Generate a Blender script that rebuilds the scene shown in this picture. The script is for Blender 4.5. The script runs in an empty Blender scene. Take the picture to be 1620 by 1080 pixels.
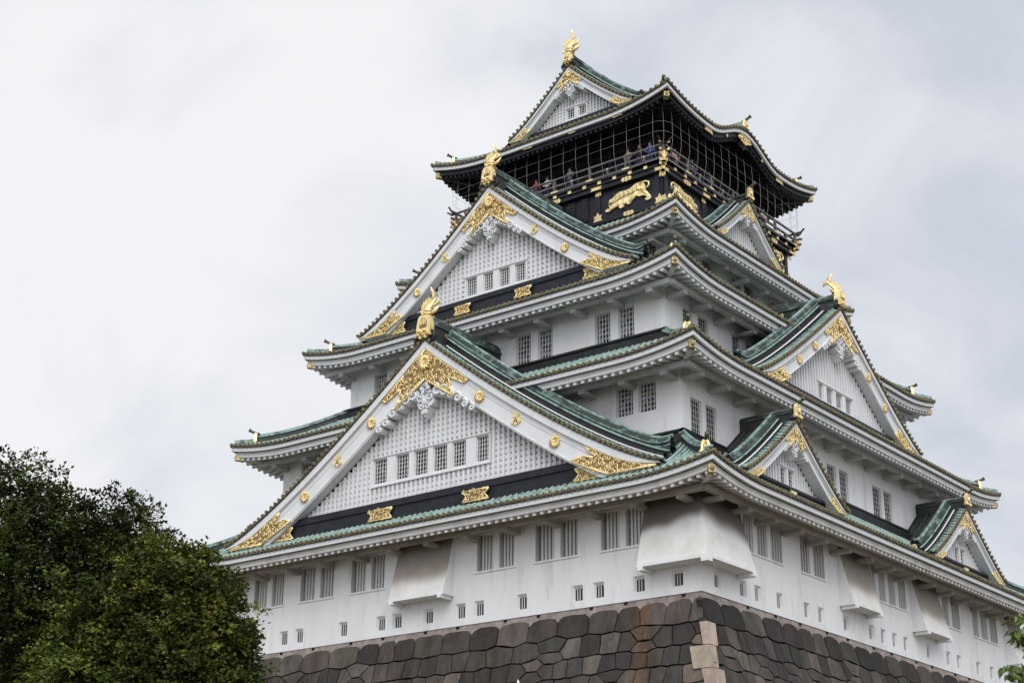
import bpy, math, random
from math import sin, cos, pi, radians, sqrt, atan2
from mathutils import Vector, Matrix
random.seed(7)
scn = bpy.context.scene
COL = scn.collection
# ------------------------------------------------------------------ camera
CAMP = Vector((52.1811, -77.9122, -1.2149)); YAW, PITCH, ROLL = 2.2385, 0.3643, 0.0091
fw = Vector((cos(PITCH)*cos(YAW), cos(PITCH)*sin(YAW), sin(PITCH)))
rt = Vector((sin(YAW), -cos(YAW), 0)); up = rt.cross(fw)
r2 = rt*cos(ROLL)+up*sin(ROLL); u2 = -rt*sin(ROLL)+up*cos(ROLL)
cam = bpy.data.objects.new('camera', bpy.data.cameras.new('camera')); COL.objects.link(cam)
cam.data.sensor_width = 36; cam.data.lens = 2563.4/1620*36; cam.data.clip_end = 5000; cam.data.clip_start = .5
M4 = Matrix((r2, u2, -fw)).transposed().to_4x4(); M4.translation = CAMP
cam.matrix_world = M4; scn.camera = cam
# ------------------------------------------------------------------ world, sun, exposure
SUN_AZ, SUN_EL = radians(-49), radians(44)      # azimuth of the direction towards the sun, from +X
SD = Vector((cos(SUN_EL)*cos(SUN_AZ), cos(SUN_EL)*sin(SUN_AZ), sin(SUN_EL)))
w = bpy.data.worlds.new('World'); scn.world = w; w.use_nodes = True
nt = w.node_tree; N = nt.nodes; L = nt.links; N.clear()
def nd(t, **k):
    n = N.new(t)
    for a, b in k.items(): setattr(n, a, b)
    return n
out = nd('ShaderNodeOutputWorld'); mix = nd('ShaderNodeMixShader'); L.new(mix.outputs[0], out.inputs[0])
sky = nd('ShaderNodeTexSky', sky_type='NISHITA', sun_disc=False); sky.sun_elevation = SUN_EL; sky.sun_rotation = pi/2-SUN_AZ
bg1 = nd('ShaderNodeBackground'); bg1.inputs[1].default_value = .08; L.new(sky.outputs[0], bg1.inputs[0])
bg2 = nd('ShaderNodeBackground'); bg2.inputs[1].default_value = 1.0
mix.inputs[0].default_value = .93
L.new(bg1.outputs[0], mix.inputs[1]); L.new(bg2.outputs[0], mix.inputs[2])
tc = nd('ShaderNodeTexCoord')
mp = nd('ShaderNodeMapping'); mp.inputs['Scale'].default_value = (1, 1, 1.25); mp.inputs['Location'].default_value = (.35, .1, .2)
L.new(tc.outputs['Generated'], mp.inputs[0])
n1 = nd('ShaderNodeTexNoise'); n1.inputs['Scale'].default_value = 6.0; n1.inputs['Detail'].default_value = 5; n1.inputs['Roughness'].default_value = .48; n1.inputs['Distortion'].default_value = .5
L.new(mp.outputs[0], n1.inputs['Vector'])
dot = nd('ShaderNodeVectorMath', operation='DOT_PRODUCT'); L.new(tc.outputs['Generated'], dot.inputs[0])
gl = (Vector((-.80, .46, .30))).normalized(); dot.inputs[1].default_value = gl       # brighter bank of cloud to the left
rmp = nd('ShaderNodeMapRange'); rmp.inputs[1].default_value = .80; rmp.inputs[2].default_value = 1.0; rmp.inputs[3].default_value = -.12; rmp.inputs[4].default_value = .22
L.new(dot.outputs['Value'], rmp.inputs[0])
add = nd('ShaderNodeMath', operation='ADD'); L.new(n1.outputs['Fac'], add.inputs[0]); L.new(rmp.outputs[0], add.inputs[1])
cr = nd('ShaderNodeValToRGB'); L.new(add.outputs[0], cr.inputs[0])
e = cr.color_ramp.elements
e[0].position = .33; e[0].color = (.63, .67, .755, 1); e[1].position = .71; e[1].color = (.945, .95, .965, 1)
m_ = cr.color_ramp.elements.new(.52); m_.color = (.815, .84, .885, 1)
sep = nd('ShaderNodeSeparateXYZ'); L.new(tc.outputs['Generated'], sep.inputs[0])
zr = nd('ShaderNodeMapRange', interpolation_type='SMOOTHSTEP'); zr.inputs[1].default_value = .55; zr.inputs[2].default_value = 1.0; zr.inputs[3].default_value = 1.0; zr.inputs[4].default_value = 1.5
L.new(sep.outputs[2], zr.inputs[0])   # overcast sky is brighter overhead and around the veiled sun behind the camera
dot2 = nd('ShaderNodeVectorMath', operation='DOT_PRODUCT'); L.new(tc.outputs['Generated'], dot2.inputs[0]); dot2.inputs[1].default_value = SD
vr = nd('ShaderNodeMapRange', interpolation_type='SMOOTHSTEP'); vr.inputs[1].default_value = .25; vr.inputs[2].default_value = 1.0; vr.inputs[3].default_value = 1.0; vr.inputs[4].default_value = 2.1
L.new(dot2.outputs['Value'], vr.inputs[0]); vm = nd('ShaderNodeMath', operation='MULTIPLY'); L.new(zr.outputs[0], vm.inputs[0]); L.new(vr.outputs[0], vm.inputs[1]); L.new(vm.outputs[0], bg2.inputs[1])
L.new(cr.outputs[0], bg2.inputs[0])
sun = bpy.data.objects.new('sun', bpy.data.lights.new('sun', 'SUN')); COL.objects.link(sun)
sun.data.energy = 1.5; sun.data.angle = radians(40); sun.data.color = (1, .96, .9)
sun.rotation_euler = SD.to_track_quat('Z', 'Y').to_euler()
scn.view_settings.view_transform = 'Standard'; scn.view_settings.look = 'None'; scn.view_settings.exposure = 0; scn.view_settings.gamma = 1
scn.cycles.max_bounces = 6; scn.cycles.diffuse_bounces = 3; scn.cycles.transparent_max_bounces = 6
# ------------------------------------------------------------------ materials
MATS = {}
def mat(name, base, rough=.6, metal=0, var=None, scale=1.0, bump=0, bscale=8, stretch=(1, 1, 1), thr=(.4, .6), tint=0, spec=.5, var2=None, s2=6, thr2=(.55, .7), coords='Object'):
    m = bpy.data.materials.new(name); m.use_nodes = True; t = m.node_tree; p = t.nodes['Principled BSDF']
    p.inputs['Roughness'].default_value = rough; p.inputs['Metallic'].default_value = metal; p.inputs['Specular IOR Level'].default_value = spec
    p.inputs['Base Color'].default_value = (*base, 1)
    tcn = t.nodes.new('ShaderNodeTexCoord'); mpn = t.nodes.new('ShaderNodeMapping'); mpn.inputs['Scale'].default_value = stretch
    t.links.new(tcn.outputs[coords], mpn.inputs[0])
    cur = None
    def layer(cur, colr, sc, th):
        nz = t.nodes.new('ShaderNodeTexNoise'); nz.inputs['Scale'].default_value = sc; nz.inputs['Detail'].default_value = 6; nz.inputs['Roughness'].default_value = .62
        t.links.new(mpn.outputs[0], nz.inputs['Vector'])
        mr = t.nodes.new('ShaderNodeMapRange'); mr.inputs[1].default_value = th[0]; mr.inputs[2].default_value = th[1]; t.links.new(nz.outputs[0], mr.inputs[0])
        mx = t.nodes.new('ShaderNodeMix'); mx.data_type = 'RGBA'; t.links.new(mr.outputs[0], mx.inputs[0])
        if cur is None: mx.inputs[6].default_value = (*base, 1)
        else: t.links.new(cur, mx.inputs[6])
        mx.inputs[7].default_value = (*colr, 1); return mx.outputs[2]
    if var: cur = layer(cur, var, scale, thr)
    if var2: cur = layer(cur, var2, s2, thr2)
    if tint:
        at = t.nodes.new('ShaderNodeAttribute'); at.attribute_name = 'tint'
        mu = t.nodes.new('ShaderNodeMix'); mu.data_type = 'RGBA'; mu.blend_type = 'MULTIPLY'; mu.inputs[0].default_value = tint
        if cur is None: mu.inputs[6].default_value = (*base, 1)
        else: t.links.new(cur, mu.inputs[6])
        t.links.new(at.outputs['Color'], mu.inputs[7]); cur = mu.outputs[2]
    if cur: t.links.new(cur, p.inputs['Base Color'])
    if bump:
        nb = t.nodes.new('ShaderNodeTexNoise'); nb.inputs['Scale'].default_value = bscale; nb.inputs['Detail'].default_value = 5
        t.links.new(mpn.outputs[0], nb.inputs['Vector'])
        bp = t.nodes.new('ShaderNodeBump'); bp.inputs['Strength'].default_value = bump; bp.inputs['Distance'].default_value = .05
        t.links.new(nb.outputs[0], bp.inputs['Height']); t.links.new(bp.outputs[0], p.inputs['Normal'])
    MATS[name] = m; return m
mat('plaster', (.79, .79, .785), .85, var=(.71, .70, .675), scale=.55, thr=(.48, .75), var2=(.56, .545, .51), s2=1.7, thr2=(.55, .80), stretch=(1, 1, .22), bump=.06, bscale=4)
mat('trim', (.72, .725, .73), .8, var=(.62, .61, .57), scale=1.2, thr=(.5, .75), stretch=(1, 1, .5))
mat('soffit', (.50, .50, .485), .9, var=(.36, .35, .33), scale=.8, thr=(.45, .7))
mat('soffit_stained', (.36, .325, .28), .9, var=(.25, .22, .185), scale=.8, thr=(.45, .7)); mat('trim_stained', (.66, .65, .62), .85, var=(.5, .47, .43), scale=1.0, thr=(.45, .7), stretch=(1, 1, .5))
mat('gold_old', (.50, .39, .19), .5, metal=.6, var=(.25, .18, .08), scale=5, thr=(.45, .6))
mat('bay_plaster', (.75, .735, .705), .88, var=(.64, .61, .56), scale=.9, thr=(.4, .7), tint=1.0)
mat('copper', (.24, .345, .30), .7, var=(.08, .11, .098), scale=2.2, thr=(.50, .66), var2=(.35, .46, .41), s2=3.5, thr2=(.52, .70))
mat('copper_dark', (.022, .026, .026), .6, var=(.10, .155, .135), scale=1.5, thr=(.62, .74), var2=(.055, .043, .036), s2=2.5, thr2=(.5, .7))
mat('copper_ridge', (.20, .30, .26), .65, var=(.05, .07, .062), scale=2.6, thr=(.46, .62), var2=(.34, .46, .41), s2=5, thr2=(.56, .70))
mat('roof_pan', (.022, .027, .025), .7, var=(.06, .085, .075), scale=1.2, thr=(.55, .7))
mat('tile_end', (.17, .14, .065), .5, metal=.35, var=(.06, .055, .04), scale=6, thr=(.4, .62))
mat('tile_rim', (.34, .27, .12), .45, metal=.5, var=(.13, .11, .06), scale=7, thr=(.42, .62))
mat('tile_dark', (.06, .058, .042), .6, var=(.15, .13, .07), scale=5, thr=(.5, .62))
mat('gold', (1.0, .81, .42), .40, metal=.55, var=(.94, .70, .31), scale=3, thr=(.45, .7), bump=.12, bscale=14)
mat('gold_pale', (.90, .71, .36), .42, metal=.75, var=(.62, .44, .17), scale=4, thr=(.5, .72))
mat('gold_shade', (.42, .29, .11), .6, metal=.3, var=(.20, .125, .05), scale=5, thr=(.4, .6))
mat('lacquer', (.010, .011, .016), .45, var=(.022, .023, .03), scale=2, thr=(.4, .7), spec=.3)
mat('lacquer_roof', (.014, .014, .016), .6, var=(.030, .030, .030), scale=2.0, thr=(.45, .7), spec=.3)
mat('copper_old', (.045, .062, .055), .65, var=(.20, .30, .26), scale=1.4, thr=(.50, .64), var2=(.026, .028, .027), s2=4, thr2=(.5, .66), stretch=(1, 1, 1.6))
mat('old_rail', (.16, .14, .135), .6, var=(.09, .08, .08), scale=3)
mat('wire', (.42, .415, .41), .5, metal=.3)
mat('dark', (.012, .012, .013), .25)
mat('lattice', (.66, .66, .65), .7)
mat('shoji', (.015, .015, .017), .6, var=(.27, .27, .265), scale=1.3, thr=(.52, .54), stretch=(2.2, 2.2, 2.2))
mat('shoji_dark', (.012, .012, .013), .6, var=(.20, .20, .195), scale=1.3, thr=(.58, .60), stretch=(2.2, 2.2, 2.2))
mat('bar_white', (.62, .61, .58), .8)
mat('groove', (.33, .33, .34), .9)
mat('mortar', (.34, .285, .25), .95, var=(.22, .18, .165), scale=2, bump=.3)
mat('stone', (.082, .073, .061), .9, var=(.043, .040, .034), scale=1.2, thr=(.4, .62), var2=(.13, .108, .092), s2=4.0, thr2=(.56, .78), bump=.8, bscale=11, tint=1.0, stretch=(1, 1, .3))
mat('stone_gap', (.010, .009, .008), 1)
mat('quoin', (.40, .325, .255), .85, var=(.29, .235, .18), scale=2, bump=.25, tint=1.0)
mat('earth', (.16, .13, .10), .95, var=(.10, .09, .06), scale=.3, bump=.4, bscale=3)
mat('bark', (.07, .055, .04), .95, var=(.035, .03, .025), scale=6, bump=.6, bscale=12)
mat('lamp_white', (.70, .69, .67), .5); mat('lamp_metal', (.10, .085, .07), .5, metal=.5); mat('lamp_glass', (.55, .50, .42), .25)
for n_, c_ in (('skin', (.45, .28, .20)), ('hair', (.02, .016, .014)), ('cloth_blue', (.04, .09, .42)), ('cloth_white', (.6, .6, .6)), ('cloth_black', (.02, .02, .025)), ('cloth_red', (.35, .06, .05)), ('cloth_grey', (.2, .2, .21)), ('cloth_tan', (.35, .26, .18)), ('cloth_green', (.07, .16, .09)), ('cloth_pink', (.5, .25, .27)), ('cloth_navy', (.03, .04, .1))):
    mat(n_, c_, .8)
def leafmat(name, a, b):
    m = mat(name, a, .6, var=b, scale=.8, thr=(.4, .65), tint=1.0, spec=.2)
    t = m.node_tree; p = t.nodes['Principled BSDF']; o = t.nodes['Material Output']
    tr = t.nodes.new('ShaderNodeBsdfTranslucent'); ms = t.nodes.new('ShaderNodeMixShader'); ms.inputs[0].default_value = .16
    src = p.inputs['Base Color'].links[0].from_socket
    t.links.new(src, tr.inputs[0]); t.links.new(p.outputs[0], ms.inputs[1]); t.links.new(tr.outputs[0], ms.inputs[2]); t.links.new(ms.outputs[0], o.inputs[0])
leafmat('leaf_dark', (.060, .078, .014), (.025, .040, .009)); leafmat('leaf_light', (.092, .112, .017), (.038, .058, .011)); leafmat('leaf_cherry', (.16, .22, .05), (.09, .15, .035))
# ------------------------------------------------------------------ mesh helpers
UX = [(1, 0), (0, 1), (-1, 0), (0, -1)]; NX = [(0, -1), (1, 0), (0, 1), (-1, 0)]
def W(k, u, d, z): return (u*UX[k][0]+d*NX[k][0], u*UX[k][1]+d*NX[k][1], z)   # face k: along, outward, up
class MB:
    def __init__(s): s.v = []; s.f = []; s.m = []; s.sm = []; s.t = []; s.tint = (1, 1, 1)
    def add(s, vs, fs, m, smooth=False, tint=None):
        b = len(s.v); s.v += vs
        for f in fs: s.f.append([i+b for i in f]); s.m.append(m); s.sm.append(smooth); s.t.append(tint or s.tint)
    def box(s, k, u0, u1, d0, d1, z0, z1, m):
        vs = [W(k, u, d, z) for z in (z0, z1) for d in (d0, d1) for u in (u0, u1)]
        s.add(vs, [(2, 3, 7, 6), (1, 0, 4, 5), (0, 2, 6, 4), (3, 1, 5, 7), (6, 7, 5, 4), (0, 1, 3, 2)], m)
    def bar(s, a, b, wd, h, m, side=None):
        a, b = Vector(a), Vector(b); d = (b-a).normalized(); sd = Vector(side) if side else d.cross(Vector((0, 0, 1)))
        if sd.length < 1e-4: sd = Vector((1, 0, 0))
        sd = sd.normalized()*wd/2; u = sd.cross(d).normalized()*h/2
        vs = [tuple(p+x) for p in (a, b) for x in (-sd-u, sd-u, sd+u, -sd+u)]
        s.add(vs, [(0, 1, 5, 4), (1, 2, 6, 5), (2, 3, 7, 6), (3, 0, 4, 7), (3, 2, 1, 0), (4, 5, 6, 7)], m)
    def tube(s, pts, r, m, n=6, cap=True, smooth=True, flat=None):
        P = [Vector(p) for p in pts]; rs = r if isinstance(r, (list, tuple)) else [r]*len(P); vs = []; pu = None
        for i, p in enumerate(P):
            t = (P[min(i+1, len(P)-1)]-P[max(i-1, 0)])
            t = t.normalized() if t.length > 1e-9 else Vector((0, 0, 1))
            if pu is None: x = t.cross(Vector((0, 0, 1))); x = x if x.length > .05 else t.cross(Vector((1, 0, 0)))
            else: x = pu-t*pu.dot(t)
            x.normalize(); pu = x; y = t.cross(x)
            for j in range(n):
                q = x*cos(2*pi*j/n)+y*sin(2*pi*j/n)
                if flat: q = q-Vector(flat[0])*q.dot(Vector(flat[0]))*(1-flat[1])
                vs.append(tuple(p+q*rs[i]))
        fs = [(i*n+j, i*n+(j+1) % n, (i+1)*n+(j+1) % n, (i+1)*n+j) for i in range(len(P)-1) for j in range(n)]
        if cap: fs += [tuple(range(n))[::-1], tuple(range((len(P)-1)*n, len(P)*n))]
        s.add(vs, fs, m, smooth)
    def prism(s, k, poly, d0, d1, m, msd=None):
        n = len(poly)
        if sum(poly[i][0]*poly[(i+1) % n][1]-poly[(i+1) % n][0]*poly[i][1] for i in range(n)) < 0: poly = poly[::-1]
        vs = [W(k, u, d0, z) for u, z in poly]+[W(k, u, d1, z) for u, z in poly]
        s.add(vs, [tuple(range(n, 2*n))], m); s.add(vs, [(i, (i+1) % n, n+(i+1) % n, n+i) for i in range(n)], msd or m)
    def grid(s, rows, m, smooth=True, tints=None):
        nr, nc = len(rows), len(rows[0])
        s.add([tuple(p) for r in rows for p in r], [(i*nc+j, i*nc+j+1, (i+1)*nc+j+1, (i+1)*nc+j) for i in range(nr-1) for j in range(nc-1)], m, smooth)
    def disc(s, k, u, d, z, r, th, m, n=8, dome=.5):
        vs = [W(k, u+r*cos(2*pi*j/n), d-th, z+r*sin(2*pi*j/n)) for j in range(n)]+[W(k, u+r*cos(2*pi*j/n), d, z+r*sin(2*pi*j/n)) for j in range(n)]
        vs += [W(k, u+r*.62*cos(2*pi*j/n), d, z+r*.62*sin(2*pi*j/n)) for j in range(n)]+[W(k, u, d-th*.0+th*dome*.3, z)]
        fs = [(j, (j+1) % n, n+(j+1) % n, n+j) for j in range(n)]+[(n+j, n+(j+1) % n, 2*n+(j+1) % n, 2*n+j) for j in range(n)]
        s.add(vs, fs, 'tile_rim' if m == 'tile_end' else m); s.add(vs, [(2*n+j, 2*n+(j+1) % n, 3*n) for j in range(n)], 'tile_dark' if m == 'tile_end' else m)
    def build(s, name, parent=None, label=None):
        me = bpy.data.meshes.new(name); me.from_pydata(s.v, [], s.f)
        ms = []
        for x in s.m:
            if x not in ms: ms.append(x)
        for x in ms: me.materials.append(MATS[x])
        ix = {x: i for i, x in enumerate(ms)}
        me.polygons.foreach_set('material_index', [ix[x] for x in s.m]); me.polygons.foreach_set('use_smooth', s.sm)
        if any(t != (1, 1, 1) for t in s.t) or any(x.startswith(('stone', 'quoin', 'leaf', 'bay_')) for x in ms):
            ca = me.color_attributes.new('tint', 'FLOAT_COLOR', 'CORNER'); buf = []
            for f, t in zip(s.f, s.t):
                if len(t) == len(f) and isinstance(t[0], (tuple, list)):
                    for q in t: buf += [*q, 1]
                else: buf += [*t, 1]*len(f)
            ca.data.foreach_set('color', buf)
        me.update(); o = bpy.data.objects.new(name, me); COL.objects.link(o)
        if parent: o.parent = parent
        if label: o['label'] = label
        return o
def empty(name, loc=(0, 0, 0)):
    o = bpy.data.objects.new(name, None); COL.objects.link(o); o.location = loc; o.empty_display_size = .5; return o
def tag(o, label=None, cat=None, group=None, kind=None):
    for a, b in (('label', label), ('category', cat), ('group', group), ('kind', kind)):
        if b: o[a] = b
    return o
def inside(p, poly):
    x, y = p; c = False; n = len(poly)
    for i in range(n):
        x1, y1 = poly[i]; x2, y2 = poly[(i+1) % n]
        if (y1 > y) != (y2 > y) and x < (x2-x1)*(y-y1)/(y2-y1)+x1: c = not c
    return c
def spiral(k, u, d, z, r, a0, turns, hand, n=11):
    return [W(k, u+r*(1-.8*i/(n-1))*cos(a0+hand*turns*2*pi*i/(n-1)), d, z+r*(1-.8*i/(n-1))*sin(a0+hand*turns*2*pi*i/(n-1))) for i in range(n)]
def filigree(mb, k, poly, d, sp=.27, rr=.032, rng=None):
    """pierced gilt plate: dark ground, raised border and scrolls"""
    rng = rng or random.Random(3)
    mb.prism(k, poly, d-.06, d, 'gold_shade', 'gold'); n = len(poly)
    for i in range(n):
        a, b = poly[i], poly[(i+1) % n]; mb.tube([W(k, a[0], d+.02, a[1]), W(k, b[0], d+.02, b[1])], rr*1.5, 'gold', 5)
    us = [p[0] for p in poly]; zs = [p[1] for p in poly]; pts = []
    for _ in range(4000):
        p = (rng.uniform(min(us), max(us)), rng.uniform(min(zs), max(zs)))
        if inside(p, poly) and all((p[0]-q[0])**2+(p[1]-q[1])**2 > sp*sp*.72 for q in pts): pts.append(p)
    for (u, z) in pts:
        r = sp*rng.uniform(.42, .62); mb.tube(spiral(k, u, d+.025, z, r, rng.uniform(0, 6.3), rng.uniform(1.0, 1.5), rng.choice((-1, 1)), 9), [rr*(.8+.5*i/8) for i in range(9)], 'gold', 4)
        a = rng.uniform(0, 6.3); q = (u+sp*.8*cos(a), z+sp*.8*sin(a))
        if inside(q, poly): mb.tube([W(k, u, d+.02, z), W(k, (u+q[0])/2+.05, d+.03, (z+q[1])/2), W(k, q[0], d+.02, q[1])], rr*.9, 'gold', 4)
def chrysanthemum(mb, k, u, z, d, r, n=12):
    for i in range(n):
        a = 2*pi*i/n; pts = [W(k, u+q*r*cos(a), d+h*r, z+q*r*sin(a)) for q, h in ((.18, .1), (.45, .16), (.8, .16), (1.0, .04))]
        mb.tube(pts, [r*.08, r*.15, r*.23, r*.13], 'gold_pale', 5)
    mb.disc(k, u, d+.05*r, z, r*.9, .08, 'gold_pale', 16); mb.disc(k, u, d+.26*r, z, r*.24, .1, 'gold', 10)
def paulownia(mb, k, u, z, d, r):
    for a, q in ((-90, .5), (-25, .55), (205, .55)):      # three leaves below
        cu, cz = u+q*r*cos(radians(a)), z+q*r*sin(radians(a)); poly = []
        for i in range(10):
            b = 2*pi*i/10; rr = r*(.52 if i % 2 == 0 else .36); poly.append((cu+rr*cos(b+radians(a)), cz+rr*sin(b+radians(a))))
        mb.prism(k, poly, d-.05, d+.05, 'gold')
    for a, l in ((90, 1.05), (58, .9), (122, .9)):        # three flower stalks above
        c, s_ = cos(radians(a)), sin(radians(a)); mb.tube([W(k, u, d+.03, z), W(k, u+l*r*c, d+.03, z+l*r*s_)], r*.06, 'gold', 4)
        for q in (.45, .7, 1.0): mb.disc(k, u+q*l*r*c, d+.07, z+q*l*r*s_, r*.15, .08, 'gold', 6)
# ------------------------------------------------------------------ castle
keep = tag(empty('castle_keep', (0, 0, 14)), 'white five-roofed castle keep with green copper roofs and gold ornaments on the stone base', 'castle')
PARENT_OFF = Vector((0, 0, 14))
def part(mb, name, parent=None, label=None):
    o = mb.build(name, None, label)
    if parent is None: o.parent = keep; o.matrix_parent_inverse = Matrix.Translation(-PARENT_OFF)
    else: o.parent = parent; o.matrix_parent_inverse = Matrix.Identity(4)
    return o
def wall(mb, k, u0, u1, d, z0, z1, holes, m='plaster'):
    us = sorted({u0, u1, *[h[0] for h in holes], *[h[1] for h in holes]}); zs = sorted({z0, z1, *[h[2] for h in holes], *[h[3] for h in holes]})
    us = [x for x in us if u0 <= x <= u1]; zs = [x for x in zs if z0 <= x <= z1]
    for i in range(len(us)-1):
        for j in range(len(zs)-1):
            cu, cz = (us[i]+us[i+1])/2, (zs[j]+zs[j+1])/2
            if any(h[0] < cu < h[1] and h[2] < cz < h[3] for h in holes): continue
            mb.add([W(k, us[i], d, zs[j]), W(k, us[i+1], d, zs[j]), W(k, us[i+1], d, zs[j+1]), W(k, us[i], d, zs[j+1])], [(0, 1, 2, 3)], m)
def reveal(mb, k, u0, u1, z0, z1, d, dp, m='trim', back='dark', taper=0):
    o = [(u0, z0), (u1, z0), (u1, z1), (u0, z1)]; i = [(u0+taper, z0+taper*.5), (u1-taper, z0+taper*.5), (u1-taper, z1-taper*1.5), (u0+taper, z1-taper*1.5)]
    vs = [W(k, u, d, z) for u, z in o]+[W(k, u, d-dp, z) for u, z in i]
    mb.add(vs, [(j, (j+1) % 4, 4+(j+1) % 4, 4+j) for j in range(4)], m); mb.add(vs, [(4, 5, 6, 7)], back)
def barred_window(k, u0, u1, z0, z1, d, np_, parent):
    mb = MB(); D_ = .48 if k == 0 else .26; reveal(mb, k, u0, u1, z0, z1, d, D_, 'bar_white'); W_ = u1-u0; mu = .36; pw = (W_-mu*(np_-1))/np_
    for i in range(np_):
        a = u0+i*(pw+mu)
        if i: mb.box(k, a-mu, a, d-D_+.02, d-.06, z0+.002, z1-.002, 'plaster')
        for j in range(4):
            c = a+pw*(.2+.8*(j+.35)/4) if k == 0 else a+pw*(j+.5)/4
            bw = .055 if k == 0 else .042; mb.box(k, c-bw, c+bw, d-D_*.62, d-D_*.33, z0+.002, z1-.002, 'bar_white')
        for zz in (.3, .55, .8): mb.box(k, a, a+pw, d-D_*.84, d-D_*.77, z0+zz*(z1-z0), z0+zz*(z1-z0)+.035, 'lattice')
    mb.box(k, u0-.08, u1+.08, d, d+.06, z0-.11, z0-.03, 'plaster')
    return part(mb, 'window', parent)
def lattice_window(k, u0, u1, z0, z1, d, parent, dp=.24, nb=5, nh=6):
    dp = dp if k == 0 else .15; mb = MB(); reveal(mb, k, u0, u1, z0, z1, d, dp, 'trim', 'shoji' if k == 0 and dp > .2 else 'shoji_dark'); b = (.022 if dp > .2 else .014) if k == 0 else .015; e_ = 0 if k == 0 else .028
    for j in range(1, nb): c = u0+(u1-u0)*j/nb; mb.box(k, c-b, c+b, d-dp+.05, d-dp+.09-e_, z0, z1, 'lattice')
    for j in range(1, nh): c = z0+(z1-z0)*j/nh; mb.box(k, u0, u1, d-dp+.03, d-dp+.07-e_, c-b*.8, c+b*.8, 'lattice')
    for a, c in ((u0, u0+.05), (u1-.05, u1)): mb.box(k, a, c, d-dp+.02, d-dp+.11-2*e_, z0, z1, 'lattice')
    for a, c in ((z0, z0+.05), (z1-.05, z1)): mb.box(k, u0+.05, u1-.05, d-dp+.02, d-dp+.11-2*e_, a, c, 'lattice')
    return part(mb, 'window', parent)
def loophole(k, u, z, d, parent):
    mb = MB(); reveal(mb, k, u-.31, u+.31, z-.32, z+.42, d, .15, 'trim', 'dark', .10)
    for c in (-.07, .07): mb.box(k, u+c-.02, u+c+.02, d-.165, d-.12, z-.26, z+.25, 'bar_white')
    return part(mb, 'loophole', parent)
def drop_bay(name, pts_top, pts_bot, z0, z1, mb=None):
    pass
# tier data: eave half sizes A (x) and B (y), wall half sizes a, b, eave height, tip lift, roof top height, next wall
T = [dict(A=17.39, B=19.66, a=15.25, b=17.44, ze=18.86, lift=.50, zt=21.75, ai=13.41, bi=15.72, zw=14.0),
     dict(A=15.54, B=17.91, a=13.41, b=15.72, ze=25.58, lift=.50, zt=28.25, ai=10.92, bi=13.10, zw=21.7),
     dict(A=12.97, B=15.09, a=10.92, b=13.10, ze=31.36, lift=.60, zt=34.6, ai=8.0, bi=8.25, zw=28.2),
     dict(A=10.12, B=10.36, a=8.0, b=8.25, ze=36.68, lift=.65, zt=38.7, ai=7.3, bi=7.31, zw=34.3)]
WIN = {(0, 0): [], (0, 1): []}
RL = 4.6   # length over which an eave sweeps up to its corner
def eave_parts(mb, k, Lh, d, D, ze, lift, wd, white=True, bump=None, sub=1.0, raf=.45, brk=2.45, Li=None):
    """fascia boards, rafters, soffit and the bracketed beam under one eave; wd = wall distance"""
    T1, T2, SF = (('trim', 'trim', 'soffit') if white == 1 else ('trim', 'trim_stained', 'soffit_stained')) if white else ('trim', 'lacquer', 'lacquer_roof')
    bf = bump or (lambda u: 0)
    lf = lambda u, q=0: lift*max(0, 1-(Lh-abs(u))/RL)**2*(1-q)+bf(u)
    nu = 72; sb = .22
    def board(du, z0, z1, th, m):
        rows = [[], [], [], []]
        for i in range(nu+1):
            u = (Lh-du)*sin(pi/2*(2*i/nu-1)) if False else (Lh-du)*(2*i/nu-1)
            z = ze+lf(u)
            for r, (dd, zz) in zip(rows, ((d-du-th, z+z1), (d-du, z+z1), (d-du, z+z0), (d-du-th, z+z0))): r.append(W(k, u, dd, zz))
        mb.grid(rows, m, False)
    board(0, -.22, 0, .14, T1); board(sb, -.52, -.222, .2, T2)
    sl = .35; din = d-sb-.2; ov = din-wd
    # soffit
    rows = []
    for q in (0, .5, 1):
        rows.append([W(k, (Lh-sb-.2-q*ov)*v, din-q*ov, ze-.50+sl*q*ov+lf((Lh-sb-.2)*v, q)) for v in [i/36-1 for i in range(73)]])
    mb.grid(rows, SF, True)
    nR = int(2*(Lh-.5)/raf); u = -(nR/2)*raf
    for i in range(nR+1):
        uu = u+i*raf; q1 = min(1, max(0, (Lh-.35-abs(uu))/max(ov, .1)))
        if q1 < .08: continue
        z0 = ze-.50+lf(uu); z1 = ze-.50+sl*q1*ov+lf(uu, q1); h = .16
        a0 = d-sb-.06; a1 = din-q1*ov; w2 = .085
        vs = [W(k, uu+x, a0, z0-.02+y) for x, y in ((-w2, -h), (w2, -h), (w2, 0), (-w2, 0))]+[W(k, uu+x, a1, z1-.02+y) for x, y in ((-w2, -h), (w2, -h), (w2, 0), (-w2, 0))]
        mb.add(vs, [(0, 1, 2, 3), (1, 0, 4, 5), (2, 1, 5, 6), (0, 3, 7, 4)], T2 if white else 'lacquer_roof')
    if brk:
        zb = ze-.68+sl*(ov-1.0)
        lw = Li or (Lh-(d-wd))
        mb.box(k, -lw-.95, lw+.95, wd+.86, wd+1.12, zb-.26, zb, SF)
        n = max(2, round(2*lw/brk))
        for i in range(n+1):
            uu = -lw+.25+(2*lw-.5)*i/n
            mb.box(k, uu-.18, uu+.18, wd, wd+1.12, zb-.46, zb-.262, SF)
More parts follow.
